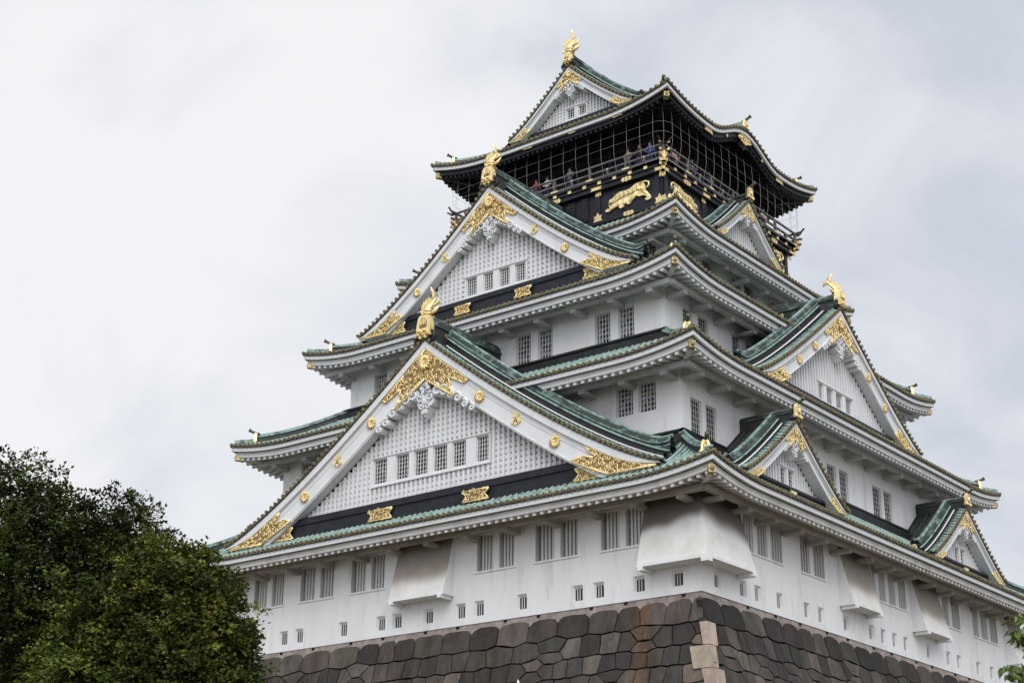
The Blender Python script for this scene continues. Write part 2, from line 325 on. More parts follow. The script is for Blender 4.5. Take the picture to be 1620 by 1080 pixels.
def skirt_tiles(mb, k, Lh, d, D, D2, ze, lift, zt, c=.72, bump=None, sp=.36, clip=None, pmax=None, zfun=None, top_q=1.0, rolls=True):
    bf = bump or (lambda u: 0)
    def z(u, q):
        l = lift*max(0, 1-(Lh-abs(u))/RL)**2*(1-q)
        b = zfun(q) if zfun else ze+.10+(zt-ze-.10)*(c*q+(1-c)*q*q)
        b += l
        return max(b, ze+.10+bf(u)+.15*q) if bf(u) > .02 else b
    nu, nq = 60, 8; e = .06
    rows = []
    for j in range(nq+1):
        q = j/nq*top_q; ext = Lh+e-q*D2
        rows.append([W(k, ext*v, d+e-q*D, z(min(Lh, max(-Lh, ext*v)), q)) for v in [2*i/nu-1 for i in range(nu+1)]])
    mb.grid(rows, 'roof_pan', True)
    # eave edge lip
    rows = [[], []]
    for i in range(nu*2+1):
        v = i/nu-1; u = (Lh+e)*v; zz = z(min(Lh, max(-Lh, u)), 0); rows[0].append(W(k, u, d+e+.01, zz+.02)); rows[1].append(W(k, u, d+e, zz-.10))
    mb.grid(rows, 'tile_dark', False)
    n = int(2*Lh/sp); r = .085
    for i in range(n+1):
        u = (i-n/2)*sp; qm = min(top_q, (Lh-abs(u))/D2)
        if clip: qm = clip(u, qm)
        if qm < .02: qm = .02
        ns = max(2, int(7*qm)+1); vs = []
        if rolls:
            for j in range(ns+1):
                q = qm*j/ns; zz = z(u, q)+.03
                for a in (0, .25, .5, .75, 1.0): vs.append(W(k, u-r*cos(pi*a), d+e-q*D, zz-.02+1.25*r*sin(pi*a)))
            mb.add(vs, [(j*5+b, j*5+b+1, (j+1)*5+b+1, (j+1)*5+b) for j in range(ns) for b in range(4)], 'copper', True)
        mb.disc(k, u, d+e+.06, z(u, 0)+.045, .098, .10, 'tile_end', 9)
        # drooping pan lip between two rolls
        um = u+sp/2; zz = z(min(Lh, um), 0)
        if um < Lh: mb.add([W(k, um-.10, d+e+.03, zz+.04), W(k, um+.10, d+e+.03, zz+.04), W(k, um+.06, d+e+.035, zz-.09), W(k, um, d+e+.04, zz-.13), W(k, um-.06, d+e+.035, zz-.09)], [(0, 4, 3, 2, 1)], 'tile_dark')
def oni(mb, P, out, h=.75, wd=.62, horn=True):
    """gilt end tile standing at point P and facing direction out, with its dark horn"""
    P = Vector(P); o = Vector(out); o.z = 0; o.normalize(); s_ = Vector((-o.y, o.x, 0))
    prof = [(-.5, 0), (-.56, .12), (-.40, .25), (-.36, .7), (-.24, .95), (0, 1.0), (.24, .95), (.36, .7), (.40, .25), (.56, .12), (.5, 0), (.2, .08), (-.2, .08)]
    vs = [tuple(P+s_*a*wd+Vector((0, 0, b*h))+o*dd) for dd in (-.10, .06) for a, b in prof]; n = len(prof)
    mb.add(vs, [tuple(range(n, 2*n)), tuple(range(n))[::-1]]+[(i, (i+1) % n, n+(i+1) % n, n+i) for i in range(n)], 'gold')
    ins = [(-.2, .25), (.2, .25), (.2, .6), (.1, .78), (-.1, .78), (-.2, .6)]
    mb.add([tuple(P+s_*a*wd+Vector((0, 0, b*h))+o*.066) for a, b in ins], [tuple(range(6))], 'gold_shade')
    for a in (-.11, 0, .11): mb.tube([tuple(P+s_*a*wd+Vector((0, 0, .26*h))+o*.08), tuple(P+s_*a*wd+Vector((0, 0, .7*h))+o*.08)], .025, 'gold', 4)
    for a in (-.45, .45): mb.tube([tuple(P+s_*a*wd+Vector((0, 0, .12*h))+o*t) for t in (-.05, .1)], .1*wd, 'gold', 7)
    if horn:
        pts = [tuple(P+Vector((0, 0, h*.9))-o*.25), tuple(P+Vector((0, 0, h*1.02))+o*.05), tuple(P+Vector((0, 0, h*1.22))+o*.32)]
        mb.tube(pts, .085, 'tile_dark', 8); q = Vector(pts[2]); mb.tube([tuple(q-o*.01), tuple(q+o*.05+Vector((0, 0, .02)))], .115, 'tile_end', 9)
def hip_ridge(parent, sx, sy, A, B, ai, bi, ze, lift, zt, c=.72, zfun=None, q1=1.0):
    mb = MB(); pts = []
    def hp(q): 
        b = zfun(q) if zfun else ze+.10+(zt-ze-.10)*(c*q+(1-c)*q*q)
        return Vector((sx*(A-q*(A-ai)), sy*(B-q*(B-bi)), b+lift*max(0, 1-q*(A-ai)/RL)**2*(1-q)))
    out = Vector((sx, sy, 0)).normalized(); s_ = Vector((-out.y, out.x, 0))
    def run(qa, qb, w, h0, h1, m1, m2):
        rows = [[] for _ in range(7)]
        for i in range(13):
            p = hp(qa+(qb-qa)*i/12); sec = ((-w, -.1), (-w, h0), (-w*1.35, h0), (-w*.9, h1), (w*.9, h1), (w*1.35, h0), (w, h0), (w, -.1))
            for r, (a, b) in zip(rows, sec): r.append(tuple(p+s_*a+Vector((0, 0, b))))
        rows.append([tuple(hp(qa+(qb-qa)*i/12)+s_*w+Vector((0, 0, -.1))) for i in range(13)])
        mb.grid(rows[:3], m1, False); mb.grid(rows[2:6], m2, False); mb.grid(rows[5:], m1, False)
        mb.tube([tuple(hp(qa+(qb-qa)*i/12)+Vector((0, 0, h1+.03))) for i in range(13)], .09, m2, 6)
    dq = 1/(A-ai)
    run(.95*dq, q1, .17, .34, .46, 'copper_dark', 'copper_ridge'); run(.10*dq, 1.0*dq, .12, .12, .22, 'copper_ridge', 'copper_ridge')
    oni(mb, hp(.90*dq)+Vector((0, 0, .02)), out, .66, .56, True)
    # corner beam below the eave, gilt cap
    tip = Vector((sx*(A-.22), sy*(B-.22), ze+lift-.60)); inn = Vector((sx*(A-1.9), sy*(B-1.9), ze-.30))
    mb.bar(inn, tip, .24, .30, 'trim' if zfun is None else 'lacquer'); d_ = (tip-inn).normalized()
    mb.bar(tip-d_*.30, tip+d_*.06, .30, .34, 'gold_old'); mb.tube([tuple(tip+d_*.06), tuple(tip+d_*.10)], .11, 'gold_shade', 10)
    return part(mb, 'hip_ridge', parent)
walls = []
def mirror(l): return l+[(-b, -a) for a, b in l]
T1F = [(-13.35, -11.06), (-9.78, -7.32), (-6.05, -3.70), (2.42, 4.76), (6.04, 8.55), (9.88, 12.22)]
T1R = [(-13.6, -10.0, 3), (-8.15, -5.72, 2), (-.75, 3.55, 4), (8.3, 10.6, 2), (12.45, 16.0, 3)]
H1F = [-10.88, -9.72, -6.51, -3.86, -2.74, -.65, 1.42, 2.59, 5.23, 8.50, 9.70, 11.94, 13.99]
H1R = [-16.07, -13.85, -12.5, -10.45, -7.78, -6.35, -3.69, -.88, .49, 1.83, 3.18, 6.04, 8.63, 10.02, 12.73, 14.69]
BR = 19.3      # the lowest storey runs on beyond the far corner
TW = {1: (mirror([(9.66, 10.66), (10.98, 11.98)]), 23.5, 25.0, [(-14.9, -13.9), (-13.52, -12.52), (-6.7, -5.68), (-5.35, -4.3), (-1.15, -.1), (.28, 1.28), (4.28, 5.38), (5.70, 6.72), (12.52, 13.52), (13.9, 14.9)], 22.35, 24.06),
      2: (mirror([(1.35, 2.36), (2.85, 3.82), (6.6, 7.57), (8.08, 9.07)]), 28.8, 30.48, [(-11.35, -10.45), (-9.85, -8.85), (-6.4, -5.5), (-4.9, -4.0), (4.0, 4.9), (5.5, 6.4), (8.85, 9.85), (10.45, 11.35)], 29.0, 30.5),
      3: (mirror([(4.9, 5.8), (6.45, 7.40)]), 35.2, 36.66, [(-5.7, -4.75), (-4.35, -3.4), (-1.0, -.05), (.36, 1.38), (3.6, 4.5), (5.0, 5.9)], 35.3, 36.48)}
for i, t in enumerate(T):
    mb = MB(); ztop = t['ze']+.15; holes = {0: [], 1: [], 2: [], 3: []}
    if i == 0:
        holes[0] = [(a, b, 16.55, 18.32) for a, b in T1F]+[(u-.31, u+.31, 14.36, 15.10) for u in H1F]
        holes[1] = [(a, b, 16.6, 18.38) for a, b, n in T1R]+[(u-.31, u+.31, 14.36, 15.10) for u in H1R]
    else:
        f, z0, z1, r, y0, y1 = TW[i]; holes[0] = [(a, b, z0, z1) for a, b in f]; holes[1] = [(a, b, y0, y1) for a, b in r]
    br = BR if i == 0 else t['b']
    wall(mb, 0, -t['a'], t['a'], t['b'], t['zw'], ztop, holes[0]); wall(mb, 1, -t['b'], br, t['a'], t['zw'], ztop, holes[1])
    wall(mb, 2, -t['a'], t['a'], br, t['zw'], ztop, []); wall(mb, 3, -br, t['b'], t['a'], t['zw'], ztop, [])
    wo = part(mb, 'storey_wall', None, ['lowest white storey with barred windows and a row of loopholes', 'second white storey with lattice windows', 'third white storey under the big gable', 'low fourth white storey under the black top'][i]); walls.append(wo)
    if i == 0:
        for a, b in T1F: barred_window(0, a, b, 16.55, 18.32, t['b'], 2, wo)
        for a, b, n in T1R: barred_window(1, a, b, 16.6, 18.38, t['a'], n, wo)
        for u in H1F: loophole(0, u, 14.68, t['b'], wo)
        for u in H1R: loophole(1, u, 14.68, t['a'], wo)
    else:
        for a, b in f: lattice_window(0, a, b, z0, z1, t['b'], wo)
        for a, b in r: lattice_window(1, a, b, y0, y1, t['a'], wo)
# stone-dropping bays: slanted boxes on the lowest storey; weather-stained plaster where the rain does not wash it, plus painted-in eave shade
def stain_shade(frac, e0, wd, k1, rng):
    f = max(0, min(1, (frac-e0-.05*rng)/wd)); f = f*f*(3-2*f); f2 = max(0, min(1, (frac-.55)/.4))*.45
    return tuple(1-f*(1-k1*t)*(1)-f*k1*t*f2 for t in (1.0, .90, .80))  # tint darkens upwards for dirt and painted eave shade together
def bay(k, u0, u1, wd, p=.76, z0=15.50, z1=18.75):
    mb = MB(); n, m = 28, 14; rng = random.Random(int(u0*10)); off = [rng.uniform(-1, 1)*.3 for _ in range(m+1)]
    def pt(i, j): f = i/n; return W(k, u0+(u1-u0)*j/m, wd+.06+p*(1-f)**1.12, z0+.16+(z1-z0-.16)*f)
    for i in range(n):
        for j in range(m):
            q = [(i, j), (i, j+1), (i+1, j+1), (i+1, j)]
            mb.add([pt(*x) for x in q], [(0, 1, 2, 3)], 'bay_plaster', True, tuple(stain_shade(x[0]/n, .12, .26, .46, off[x[1]]+.5*sin(x[1]*.5)) for x in q))
    for j, u in ((0, u0), (m, u1)):
        vs = [pt(i, j) for i in range(n+1)]+[W(k, u, wd, z1), W(k, u, wd, z0+.16)]; mb.add(vs, [tuple(range(len(vs)))], 'plaster')
    mb.box(k, u0-.03, u1+.03, wd, wd+p+.09, z0, z0+.16, 'plaster')
    for u in (u0+.1, u1-.3): mb.box(k, u, u+.22, wd+.05, wd+p+.15, z0-.16, z0-.002, 'plaster')
    part(mb, 'drop_bay', walls[0])
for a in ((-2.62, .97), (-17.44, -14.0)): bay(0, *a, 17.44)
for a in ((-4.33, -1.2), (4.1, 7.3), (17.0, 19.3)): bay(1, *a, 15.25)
def corner_bay():
    mb = MB(); z0, z1, p = 15.25, 18.75, .80; n, m = 28, 14; a, b = 15.25, 17.44
    for side in (0, 1):
        rng = random.Random(side)
        def pt(i, j):
            f = i/n; o = .06+p*(1-f)**1.12; q = j/m; zz = z0+.16+(z1-z0-.16)*f
            if side == 0: return W(0, 12.42+(a+o-12.42)*q, b+o, zz)
            return W(1, -(b+o)+(b+o-14.12)*q, a+o, zz)
        for i in range(n):
            for j in range(m):
                q = [(i, j), (i, j+1), (i+1, j+1), (i+1, j)]
                mb.add([pt(*x) for x in q], [(0, 1, 2, 3)], 'bay_plaster', True, tuple(stain_shade(x[0]/n, .36+.16*x[1]/m if side == 0 else .44-.16*x[1]/m, .17 if side == 0 else .28, .22, .5*sin(x[1]*.8)) for x in q))
        vs = [pt(i, 0 if side == 0 else m) for i in range(n+1)]+([W(0, 12.42, b, z1), W(0, 12.42, b, z0+.16)] if side == 0 else [W(1, -14.12, a, z1), W(1, -14.12, a, z0+.16)])
        mb.add(vs, [tuple(range(len(vs)))], 'plaster')
    q = p+.09
    mb.box(0, 12.39, a+q, b, b+q, z0, z0+.16, 'plaster'); mb.box(1, -b+.001, -14.09, a, a+q, z0, z0+.16, 'plaster')
    mb.box(0, 12.5, 12.75, b+.1, b+q+.06, z0-.18, z0-.002, 'plaster'); mb.box(0, a+q-.32, a+q+.05, b+q-.32, b+q+.05, z0-.18, z0-.002, 'plaster'); mb.box(1, -14.45, -14.2, a+.1, a+q+.06, z0-.18, z0-.002, 'plaster')
    part(mb, 'drop_bay', walls[0], 'large drop bay wrapped round the corner')
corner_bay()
# skirt roofs
roofs = []
for i, t in enumerate(T):
    mb = MB(); dF, dS = t['B']-t['bi'], t['A']-t['ai']
    for k in range(4):
        Lh, d, D, D2 = (t['A'], t['B'], dF, dS) if k % 2 == 0 else (t['B'], t['A'], dS, dF)
        skirt_tiles(mb, k, Lh, d, D, D2, t['ze'], t['lift'], t['zt'])
        # dark flashing between the tiles and the wall above
        li, di = (t['ai'], t['bi']) if k % 2 == 0 else (t['bi'], t['ai'])
        if i < 3:
            mb.box(k, -li-.22, li+.22, di, di+.22, t['zt']-.25, t['zt']+.30, 'lacquer_roof'); mb.box(k, -li-.30, li+.30, di, di+.30, t['zt']+.303, t['zt']+.42, 'lacquer_roof')
            mb.box(k, -li-.5, li+.5, di+.22, di+.62, t['zt']-.7, t['zt']+.06, 'lacquer_roof')
    ro = part(mb, 'tiled_roof', None, ['lowest and widest skirt roof', 'second skirt roof', 'third skirt roof', 'fourth skirt roof below the black storey'][i]); roofs.append(ro)
    for k in range(4):
        mb = MB(); Lh, d, wd = (t['A'], t['B'], t['b']) if k % 2 == 0 else (t['B'], t['A'], t['a'])
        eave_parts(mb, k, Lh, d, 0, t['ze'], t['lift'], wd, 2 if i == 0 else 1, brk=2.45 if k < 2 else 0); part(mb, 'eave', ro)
    for sx in (1, -1):
        for sy in (1, -1): hip_ridge(ro, sx, sy, t['A'], t['B'], t['ai'], t['bi'], t['ze'], t['lift'], t['zt'])
# ------------------------------------------------------------------ gables
def fish(k, u, d, z, h, parent):
    """gilt dolphin-like fish, head down on the ridge end, tail thrown up"""
    mb = MB(); s_ = h
    prof = [(.06, -.02, .15), (.14, .10, .165), (.17, .22, .150), (.12, .36, .125), (.03, .49, .10), (-.07, .60, .075), (-.13, .70, .055), (-.14, .80, .04)]
    pts = [W(k, u, d+a*s_, z+b*s_) for a, b, r in prof]; mb.tube(pts, [r*s_ for a, b, r in prof], 'gold', 10)
    for a, b, r in prof[1:6]:   # scale rings and back fins
        mb.tube([W(k, u+r*1.06*s_*cos(q), d+a*s_+r*1.0*s_*sin(q), z+b*s_-.03*s_) for q in [2*pi*i/10 for i in range(11)]], .022*s_, 'gold_shade', 4, False)
        mb.prism(k, [(u-.03*s_, z+(b-.03)*s_), (u+.03*s_, z+(b-.03)*s_), (u+.01*s_, z+(b+.16)*s_), (u-.01*s_, z+(b+.16)*s_)], d+(a+r*.8)*s_, d+(a+r+.17)*s_, 'gold')
    for sg in (-1, 1):          # side fins
        mb.tube([W(k, u+sg*.13*s_, d+.14*s_, z+.12*s_), W(k, u+sg*.30*s_, d+.10*s_, z+.20*s_), W(k, u+sg*.46*s_, d+.05*s_, z+.40*s_)], [.07*s_, .07*s_, .01*s_], 'gold', 6)
        mb.tube([W(k, u+sg*.10*s_, d+.02*s_, z+.45*s_), W(k, u+sg*.22*s_, d-.02*s_, z+.52*s_), W(k, u+sg*.34*s_, d-.04*s_, z+.68*s_)], [.05*s_, .04*s_, .01*s_], 'gold', 6)
    dirs = (W(k, 1, 0, 0),)
    fl = (Vector(dirs[0]), .35)
    mb.tube([W(k, u, d-.13*s_, z+.72*s_), W(k, u, d-.15*s_, z+.88*s_), W(k, u, d-.08*s_, z+1.06*s_), W(k, u, d+.06*s_, z+1.20*s_)], [.05*s_, .12*s_, .09*s_, .01*s_], 'gold', 8, flat=fl)
    mb.tube([W(k, u, d-.12*s_, z+.74*s_), W(k, u, d-.26*s_, z+.80*s_), W(k, u, d-.40*s_, z+.74*s_), W(k, u, d-.47*s_, z+.60*s_)], [.09*s_, .12*s_, .09*s_, .01*s_], 'gold', 8, flat=fl)
    mb.tube([W(k, u, d+.10*s_, z+.0), W(k, u, d-.10*s_, z+.02*s_), W(k, u, d-.28*s_, z+.03*s_)], [.14*s_, .11*s_, .02*s_], 'gold', 8)
    return part(mb, 'fish_ornament', parent)
def gable(k, u0, dg, w, zb, za, ex, dback, band, wins, wz, rh, fishh=0, rounds=(), label=None, crest=.42, roof=True, fs=1.0, plates=True, nwin=None, skirtz=None):
    H = za-zb; root = None
    zup = lambda s: zb+H*max(0, 1-abs(s))**ex
    Bd = .185*H; zlo = lambda s: zup(s)-Bd*(1+.35*max(0, 1-abs(s)/.12)); g = empty('gable'); g.parent = keep; g.matrix_parent_inverse = Matrix.Translation(-PARENT_OFF)
    if label: g['label'] = label
    NS = 26; S = [i/NS for i in range(NS+1)]
    # bargeboards
    mb = MB()
    for sg in (-1, 1):
        def strip(f0, f1, d0, d1, m, smax=1.0):
            rows = [[], [], [], []]
            for s in S:
                s = s*smax; uu = u0+sg*s*w
                for r, (dd, zz) in zip(rows, ((d0, f1(s)), (d1, f1(s)), (d1, f0(s)), (d0, f0(s)))): r.append(W(k, uu, dd, zz))
            if sg < 0: rows = [r[::-1] for r in rows]
            mb.grid(rows, m, False)
        t1 = .24*Bd
        strip(lambda s: zup(s)-t1*min(1, .12+(1-s)/.16), lambda s: zup(s)-.01, dg-.1, dg+.20, 'trim')
        strip(lambda s: max(zlo(s), zb-.02*H), lambda s: max(zup(s)-t1-.003, zb-.02*H), dg-.5, dg+.06, 'trim')
        for f in (.46, .93): strip(lambda s: max(zup(s)-Bd*f-.025, zb), lambda s: max(zup(s)-Bd*f, zb+.01), dg+.05, dg+.066 if f < .9 else dg+.10, 'groove' if f < .9 else 'trim', .93)
    part(mb, 'bargeboard', g)
    # lattice wall, black foot band
    mb = MB(); zband0, zband1 = band; dl = dg-.62
    slim = next(s for s in [i/400 for i in range(400)] if zlo(s) < zband1 or s > .995); ul = slim*w
    poly = [(u0+sg*s*w, zlo(s)) for sg in (-1, 1) for s in ([slim*(1-i/14) for i in range(15)] if sg < 0 else [slim*i/14 for i in range(1, 15)])]
    mb.prism(k, [(u0+ul, zband0), (u0-ul, zband0)][::-1]+[(a, max(b, zband0+.01)) for a, b in poly][::-1], dl-.34, dl-.28, 'soffit')
    pitch = .315 if w > 6 else (.26 if w > 4.8 else .235); nb = int(ul/pitch)
    wbox = (min(a for a, b in wins)-.07, max(b for a, b in wins)+.07, wz[0]-.10, wz[1]+.06) if wins else None
    for i in range(-nb, nb+1):
        uu = i*pitch; zt = zlo(min(1, (abs(uu)+pitch*.25)/w)); segs = [(zband1, zt)]
        if wbox and wbox[0]-pitch*.25 < uu < wbox[1]+pitch*.25: segs = [(zband1, wbox[2]), (wbox[3], zt)]
        for a, b in segs:
            if b-a > .06: mb.box(k, u0+uu-pitch*.235, u0+uu+pitch*.235, dl-.10, dl+.14, a, b, 'trim')
    zz = zband1+.10
    while zz < zlo(0)-.1:
        s = 0
        while s < 1 and zlo(s) > zz+.1: s += .01
        ue = s*w-.05
        spans = [(-ue, ue)]
        if wbox and wbox[2]-.14 < zz < wbox[3]: spans = [(-ue, wbox[0]), (wbox[1], ue)]
        for a, b in spans:
            if b > a: mb.box(k, u0+a, u0+b, dl-.10, dl+.05, zz, zz+pitch*.64, 'trim')
        zz += pitch*.92
    part(mb, 'lattice_wall', g)
    if wins:
        mb = MB(); wall(mb, k, u0+wbox[0], u0+wbox[1], dl+.16, wbox[2], wbox[3], [(u0+a, u0+b, wz[0], wz[1]) for a, b in wins], 'trim')
        for a, b, c_, e_ in ((wbox[0], wbox[1], wbox[2]-.07, wbox[2]), (wbox[0], wbox[1], wbox[3], wbox[3]+.06)): mb.box(k, u0+a-.05, u0+b+.05, dl, dl+.21, c_, e_, 'trim')
        for a in (wbox[0], wbox[1]): mb.box(k, u0+a-.04, u0+a+.04, dl, dl+.157, wbox[2], wbox[3], 'trim')
        part(mb, 'window_frame', g)
        for a, b in wins: lattice_window(k, u0+a, u0+b, wz[0], wz[1], dl+.16, g, .19, 5 if w > 6 else 3, 6 if w > 6 else 4)
    mb = MB(); ub = ul+.9*Bd
    mb.box(k, u0-ub, u0+ub, dg-.6, dg-.28, zband0, zband1, 'lacquer'); mb.box(k, u0-ub, u0+ub, dg-.28, dg-.20, zband1-.32*(zband1-zband0), zband1-.04, 'lacquer')
    mb.box(k, u0-ub-.3*Bd, u0+ub+.3*Bd, dg-.6, dg-.12, zband0-.4, zband0-.003, 'lacquer_roof')
    bh = zband1-zband0
    if w > 6 and k == 0:
        for c_ in (-3.0/14.2*w, 3.3/14.2*w):
            hw = .058*w; z0, z1 = zband0+.16*bh, zband0+.62*bh; pl = [(u0+c_-hw, z0), (u0+c_+hw, z0), (u0+c_+hw*.72, (z0+z1)/2), (u0+c_+hw, z1), (u0+c_-hw, z1), (u0+c_-hw*.72, (z0+z1)/2)]
            m3 = MB(); filigree(m3, k, pl, dg-.15, .17*fs+.05, .022, random.Random(5)); part(m3, 'gilt_plate', g)
    part(mb, 'foot_board', g)
    # gilt fittings
    mb = MB(); X = lambda a, b: (u0+a*w, za+b*H)
    Rr = random.Random(int(w*100))
    half = [(0, -.05), (.10, -.178), (.205, -.300), (.185, -.315), (.152, -.285), (.115, -.258), (.120, -.31), (.137, -.375)]
    poly = [X(a, b) for a, b in half]+[X(0, -.232)]+[X(-a, b) for a, b in half[1:][::-1]]
    filigree(mb, k, poly, dg+.12, .29*fs, .030*fs**.5, Rr); part(mb, 'gilt_plate', g); mb = MB()
    for sg in (-1, 1):
        pl = [(u0+sg*a*w, zb+b*H) for a, b in ((.712, .160), (.78, .106), (.85, .050), (.93, .006), (.985, -.012), (.80, -.012), (.652, .095), (.695, .112), (.745, .092), (.752, .104), (.728, .125))]
        filigree(mb, k, pl, dg+.12, .26*fs, .029*fs**.5, Rr); part(mb, 'gilt_plate', g); mb = MB()
        if k == 0 and w > 4.7 or w > 9:
            zz0, zz1 = zband0+.10*bh, zband0+.62*bh; pl = [(u0+sg*.655*w, zz1), (u0+sg*.672*w, (zz0+zz1)/2), (u0+sg*.65*w, zz0), (u0+sg*.80*w, zz0), (u0+sg*.70*w, zz1)]
            filigree(mb, k, pl, dg-.14, .2*fs, .024, Rr); part(mb, 'gilt_plate', g); mb = MB()
    if crest: chrysanthemum(mb, k, u0, za-.135*H, dg+.17, crest, 14); part(mb, 'gilt_crest', g); mb = MB()
    if w < 6: 
        mb.prism(k, [(u0-.22, zband0+.1), (u0+.22, zband0+.1), (u0+.3, zband0+.3), (u0-.3, zband0+.3)], dg-.2, dg-.12, 'gold'); part(mb, 'gilt_plate', g)
    for s, kind in rounds:
        for sg in (-1, 1):
            mb = MB(); zc = zup(s)-Bd*.60; r = .022*w if w > 12 else .027*w
            (chrysanthemum if kind == 'c' else paulownia)(mb, k, u0+sg*s*w, zc, dg+.10, r); part(mb, 'gilt_crest', g)
    # carved white pendant
    mb = MB(); q = fs*1.0; zc = za-.235*H; gm = 'trim'; dd = dg+.02
    pl = [(0, 0), (.30, -.12), (.42, -.45), (.62, -.62), (.70, -.95), (.52, -1.15), (.40, -1.05), (.34, -1.3), (.16, -1.5), (0, -1.72)]
    pl = [(u0+a*q*.8, zc-.30*q+b*q) for a, b in pl]+[(u0-a*q*.8, zc-.30*q+b*q) for a, b in pl[1:-1][::-1]]
    mb.prism(k, pl, dl, dd, gm)
    for sg in (-1, 1):
        for a, b, r in ((.34, -.95, .27), (.22, -1.42, .2), (.12, -1.75, .12)): mb.tube(spiral(k, u0+sg*a*q, dd+.05, zc+b*q, r*q, 1.2, 1.3, sg, 12), .05*q, gm, 5)
        for j in range(6):
            s = .055+.033*j; uu = u0+sg*s*w; zz = zlo(s)-.10*q+.06*q*(j % 2); r = (.36-.03*j)*q; zz -= .12*q
            mb.tube(spiral(k, uu, dd+.05, zz, r, 2.0 if sg > 0 else 1.1, 1.35, -sg, 13), [.085*q*(1-.03*i) for i in range(13)], gm, 6)
            mb.prism(k, [(uu+r*.95*cos(x), zz+r*.95*sin(x)) for x in [2*pi*i/10 for i in range(10)]], dl, dd+.01, gm)
    for i in range(6):
        a = 2*pi*i/6; mb.disc(k, u0+.2*q*cos(a), dd+.10, zc-.35*q+.2*q*sin(a)-.1*q, .13*q, .12, 'groove' if i % 3 == 2 else gm, 6)
    mb.disc(k, u0, dd+.12, zc-1.15*q, .16*q, .12, gm, 10)
    part(mb, 'carved_pendant', g)
    if not roof: return g, zup
    # dormer roof: pans, rolls running down, verge rolls, verge discs
    mb = MB(); smax = 1.0
    for sg in (-1, 1):
        rows = [[W(k, u0+sg*s*w, dd, zup(s)+.10) for s in S] for dd in (dg+.22, dback)]
        mb.grid(rows if sg > 0 else [r[::-1] for r in rows], 'roof_pan', True)
        rows = [[W(k, u0+sg*s*w, dg+.24, zup(s)+h) for s in S] for h in (.16, -.0)]
        mb.grid(rows, 'tile_dark', False)
        # arc-length positions
        arc = [0]
        for i in range(1, 201): arc.append(arc[-1]+sqrt((w/200)**2+(zup(i/200)-zup((i-1)/200))**2))
        n = int(arc[-1]/.34); vl = .95*min(1, fs+.15)
        for j in range(n+1):
            x = min(range(201), key=lambda i: abs(arc[i]-(j+.3)*.34)); s = x/200; uu = u0+sg*s*w; zz = zup(s)+.17
            mb.tube([W(k, uu, dg+.26, zz+.0), W(k, uu, dg+.26-vl*.62, zz+.06)], .092, 'copper', 7)
            mb.disc(k, uu, dg+.32, zz, .10, .10, 'tile_end', 9)
        dd = dg-vl-.85
        while dd > dback+.1:
            pts = [W(k, u0+sg*s*w, dd, zup(s)+.12) for s in S[1:]]; mb.tube(pts, .09, 'copper_dark', 5, False); dd -= .36
        # pale mortar line, descending ridge with layered tiles
        f_ = min(1, fs+.1)
        rd = dg-vl-.40; hh = 1.22*f_
        def sec(o0, o1, h0, h1, m, s0=.035, s1=.985):
            rows = [[], [], [], []]
            for s in S:
                s = s0+(s1-s0)*s; fl = .35*max(0, (s-.9)/.1)**2*hh
                for r, (a, b) in zip(rows, ((o0, h0), (o0, h1), (o1, h1), (o1, h0))): r.append(W(k, u0+sg*s*w, rd+a, zup(s)+b+fl))
            mb.grid(rows, m, False)
        sec(.27, -.27, .05, hh*.62, 'copper_dark'); M1, M2 = ('copper_old', 'copper_ridge') if w > 6 else ('copper_dark', 'copper_old'); sec(.24, -.24, hh*.623, hh*.70, M2); sec(.21, -.21, hh*.703, hh*.755, 'copper_dark'); sec(.30, -.30, hh*.758, hh*.82, M2); sec(.22, -.22, hh*.823, hh, M1 if w > 6 else M2)
        sec(vl*.30+.35, .20, .05, .36*f_, 'copper_dark', .05, .975); mb.tube([W(k, u0+sg*(.05+.925*s)*w, rd+vl*.30+.37, zup(.05+.925*s)+.38*f_) for s in S], .045, 'lattice', 5)
        mb.tube([W(k, u0+sg*(.035+.95*s)*w, rd, zup(.035+.95*s)+hh+.05+.35*max(0, (.035+.95*s-.9)/.1)**2*hh) for s in S], .10, 'copper_ridge', 6)
        mb.tube([W(k, u0+sg*(.035+.95*s)*w, rd+.33, zup(.035+.95*s)+hh*.62) for s in S], .05, 'copper', 5)
        e_ = W(k, u0+sg*w*.99, rd, zup(.99)+.02)
        if k: oni(mb, e_, W(k, sg, 0, 0), hh*.95, .45, False)
    part(mb, 'dormer_roof', g)
    # main ridge with gilt end tile
    mb = MB(); zr = za+.18; rw = .30*min(1, fs+.15)
    if rh:
        d1 = dg+.05
        mb.box(k, u0-rw, u0+rw, dback, d1, zr-.2, zr+rh*.55, 'copper_dark'); mb.box(k, u0-rw*1.25, u0+rw*1.25, dback, d1, zr+rh*.553, zr+rh*.66, 'copper_old'); mb.box(k, u0-rw*.95, u0+rw*.95, dback, d1, zr+rh*.663, zr+rh*.86, 'copper_old' if w > 6 else 'copper_dark')
        mb.tube([W(k, u0, dback, zr+rh*.9), W(k, u0, d1, zr+rh*.9)], rw*.62, 'copper_old', 8)
        for sg in (-1, 1):
            dd = d1-1.2
            while dd > dback+.3: mb.disc((k+1) % 4 if sg > 0 else (k+3) % 4, *( (-dd, u0+rw*1.03) if sg > 0 else (dd, -u0+rw*1.03)), zr+rh*.33, .12, .06, 'gold_pale', 8); dd -= 2.2
            # curled black shoulders under the end tile
            mb.tube(spiral(k, u0+sg*rw*1.55, d1+.12, zr-.02, .30*fs+.06, pi/2, 1.2, sg, 12), .10*fs+.02, 'lacquer_roof', 6)
        mb.box(k, u0-rw*1.5, u0+rw*1.5, d1, d1+.2, zr-.15, zr+rh*.35, 'lacquer_roof')
    part(mb, 'roof_ridge', g)
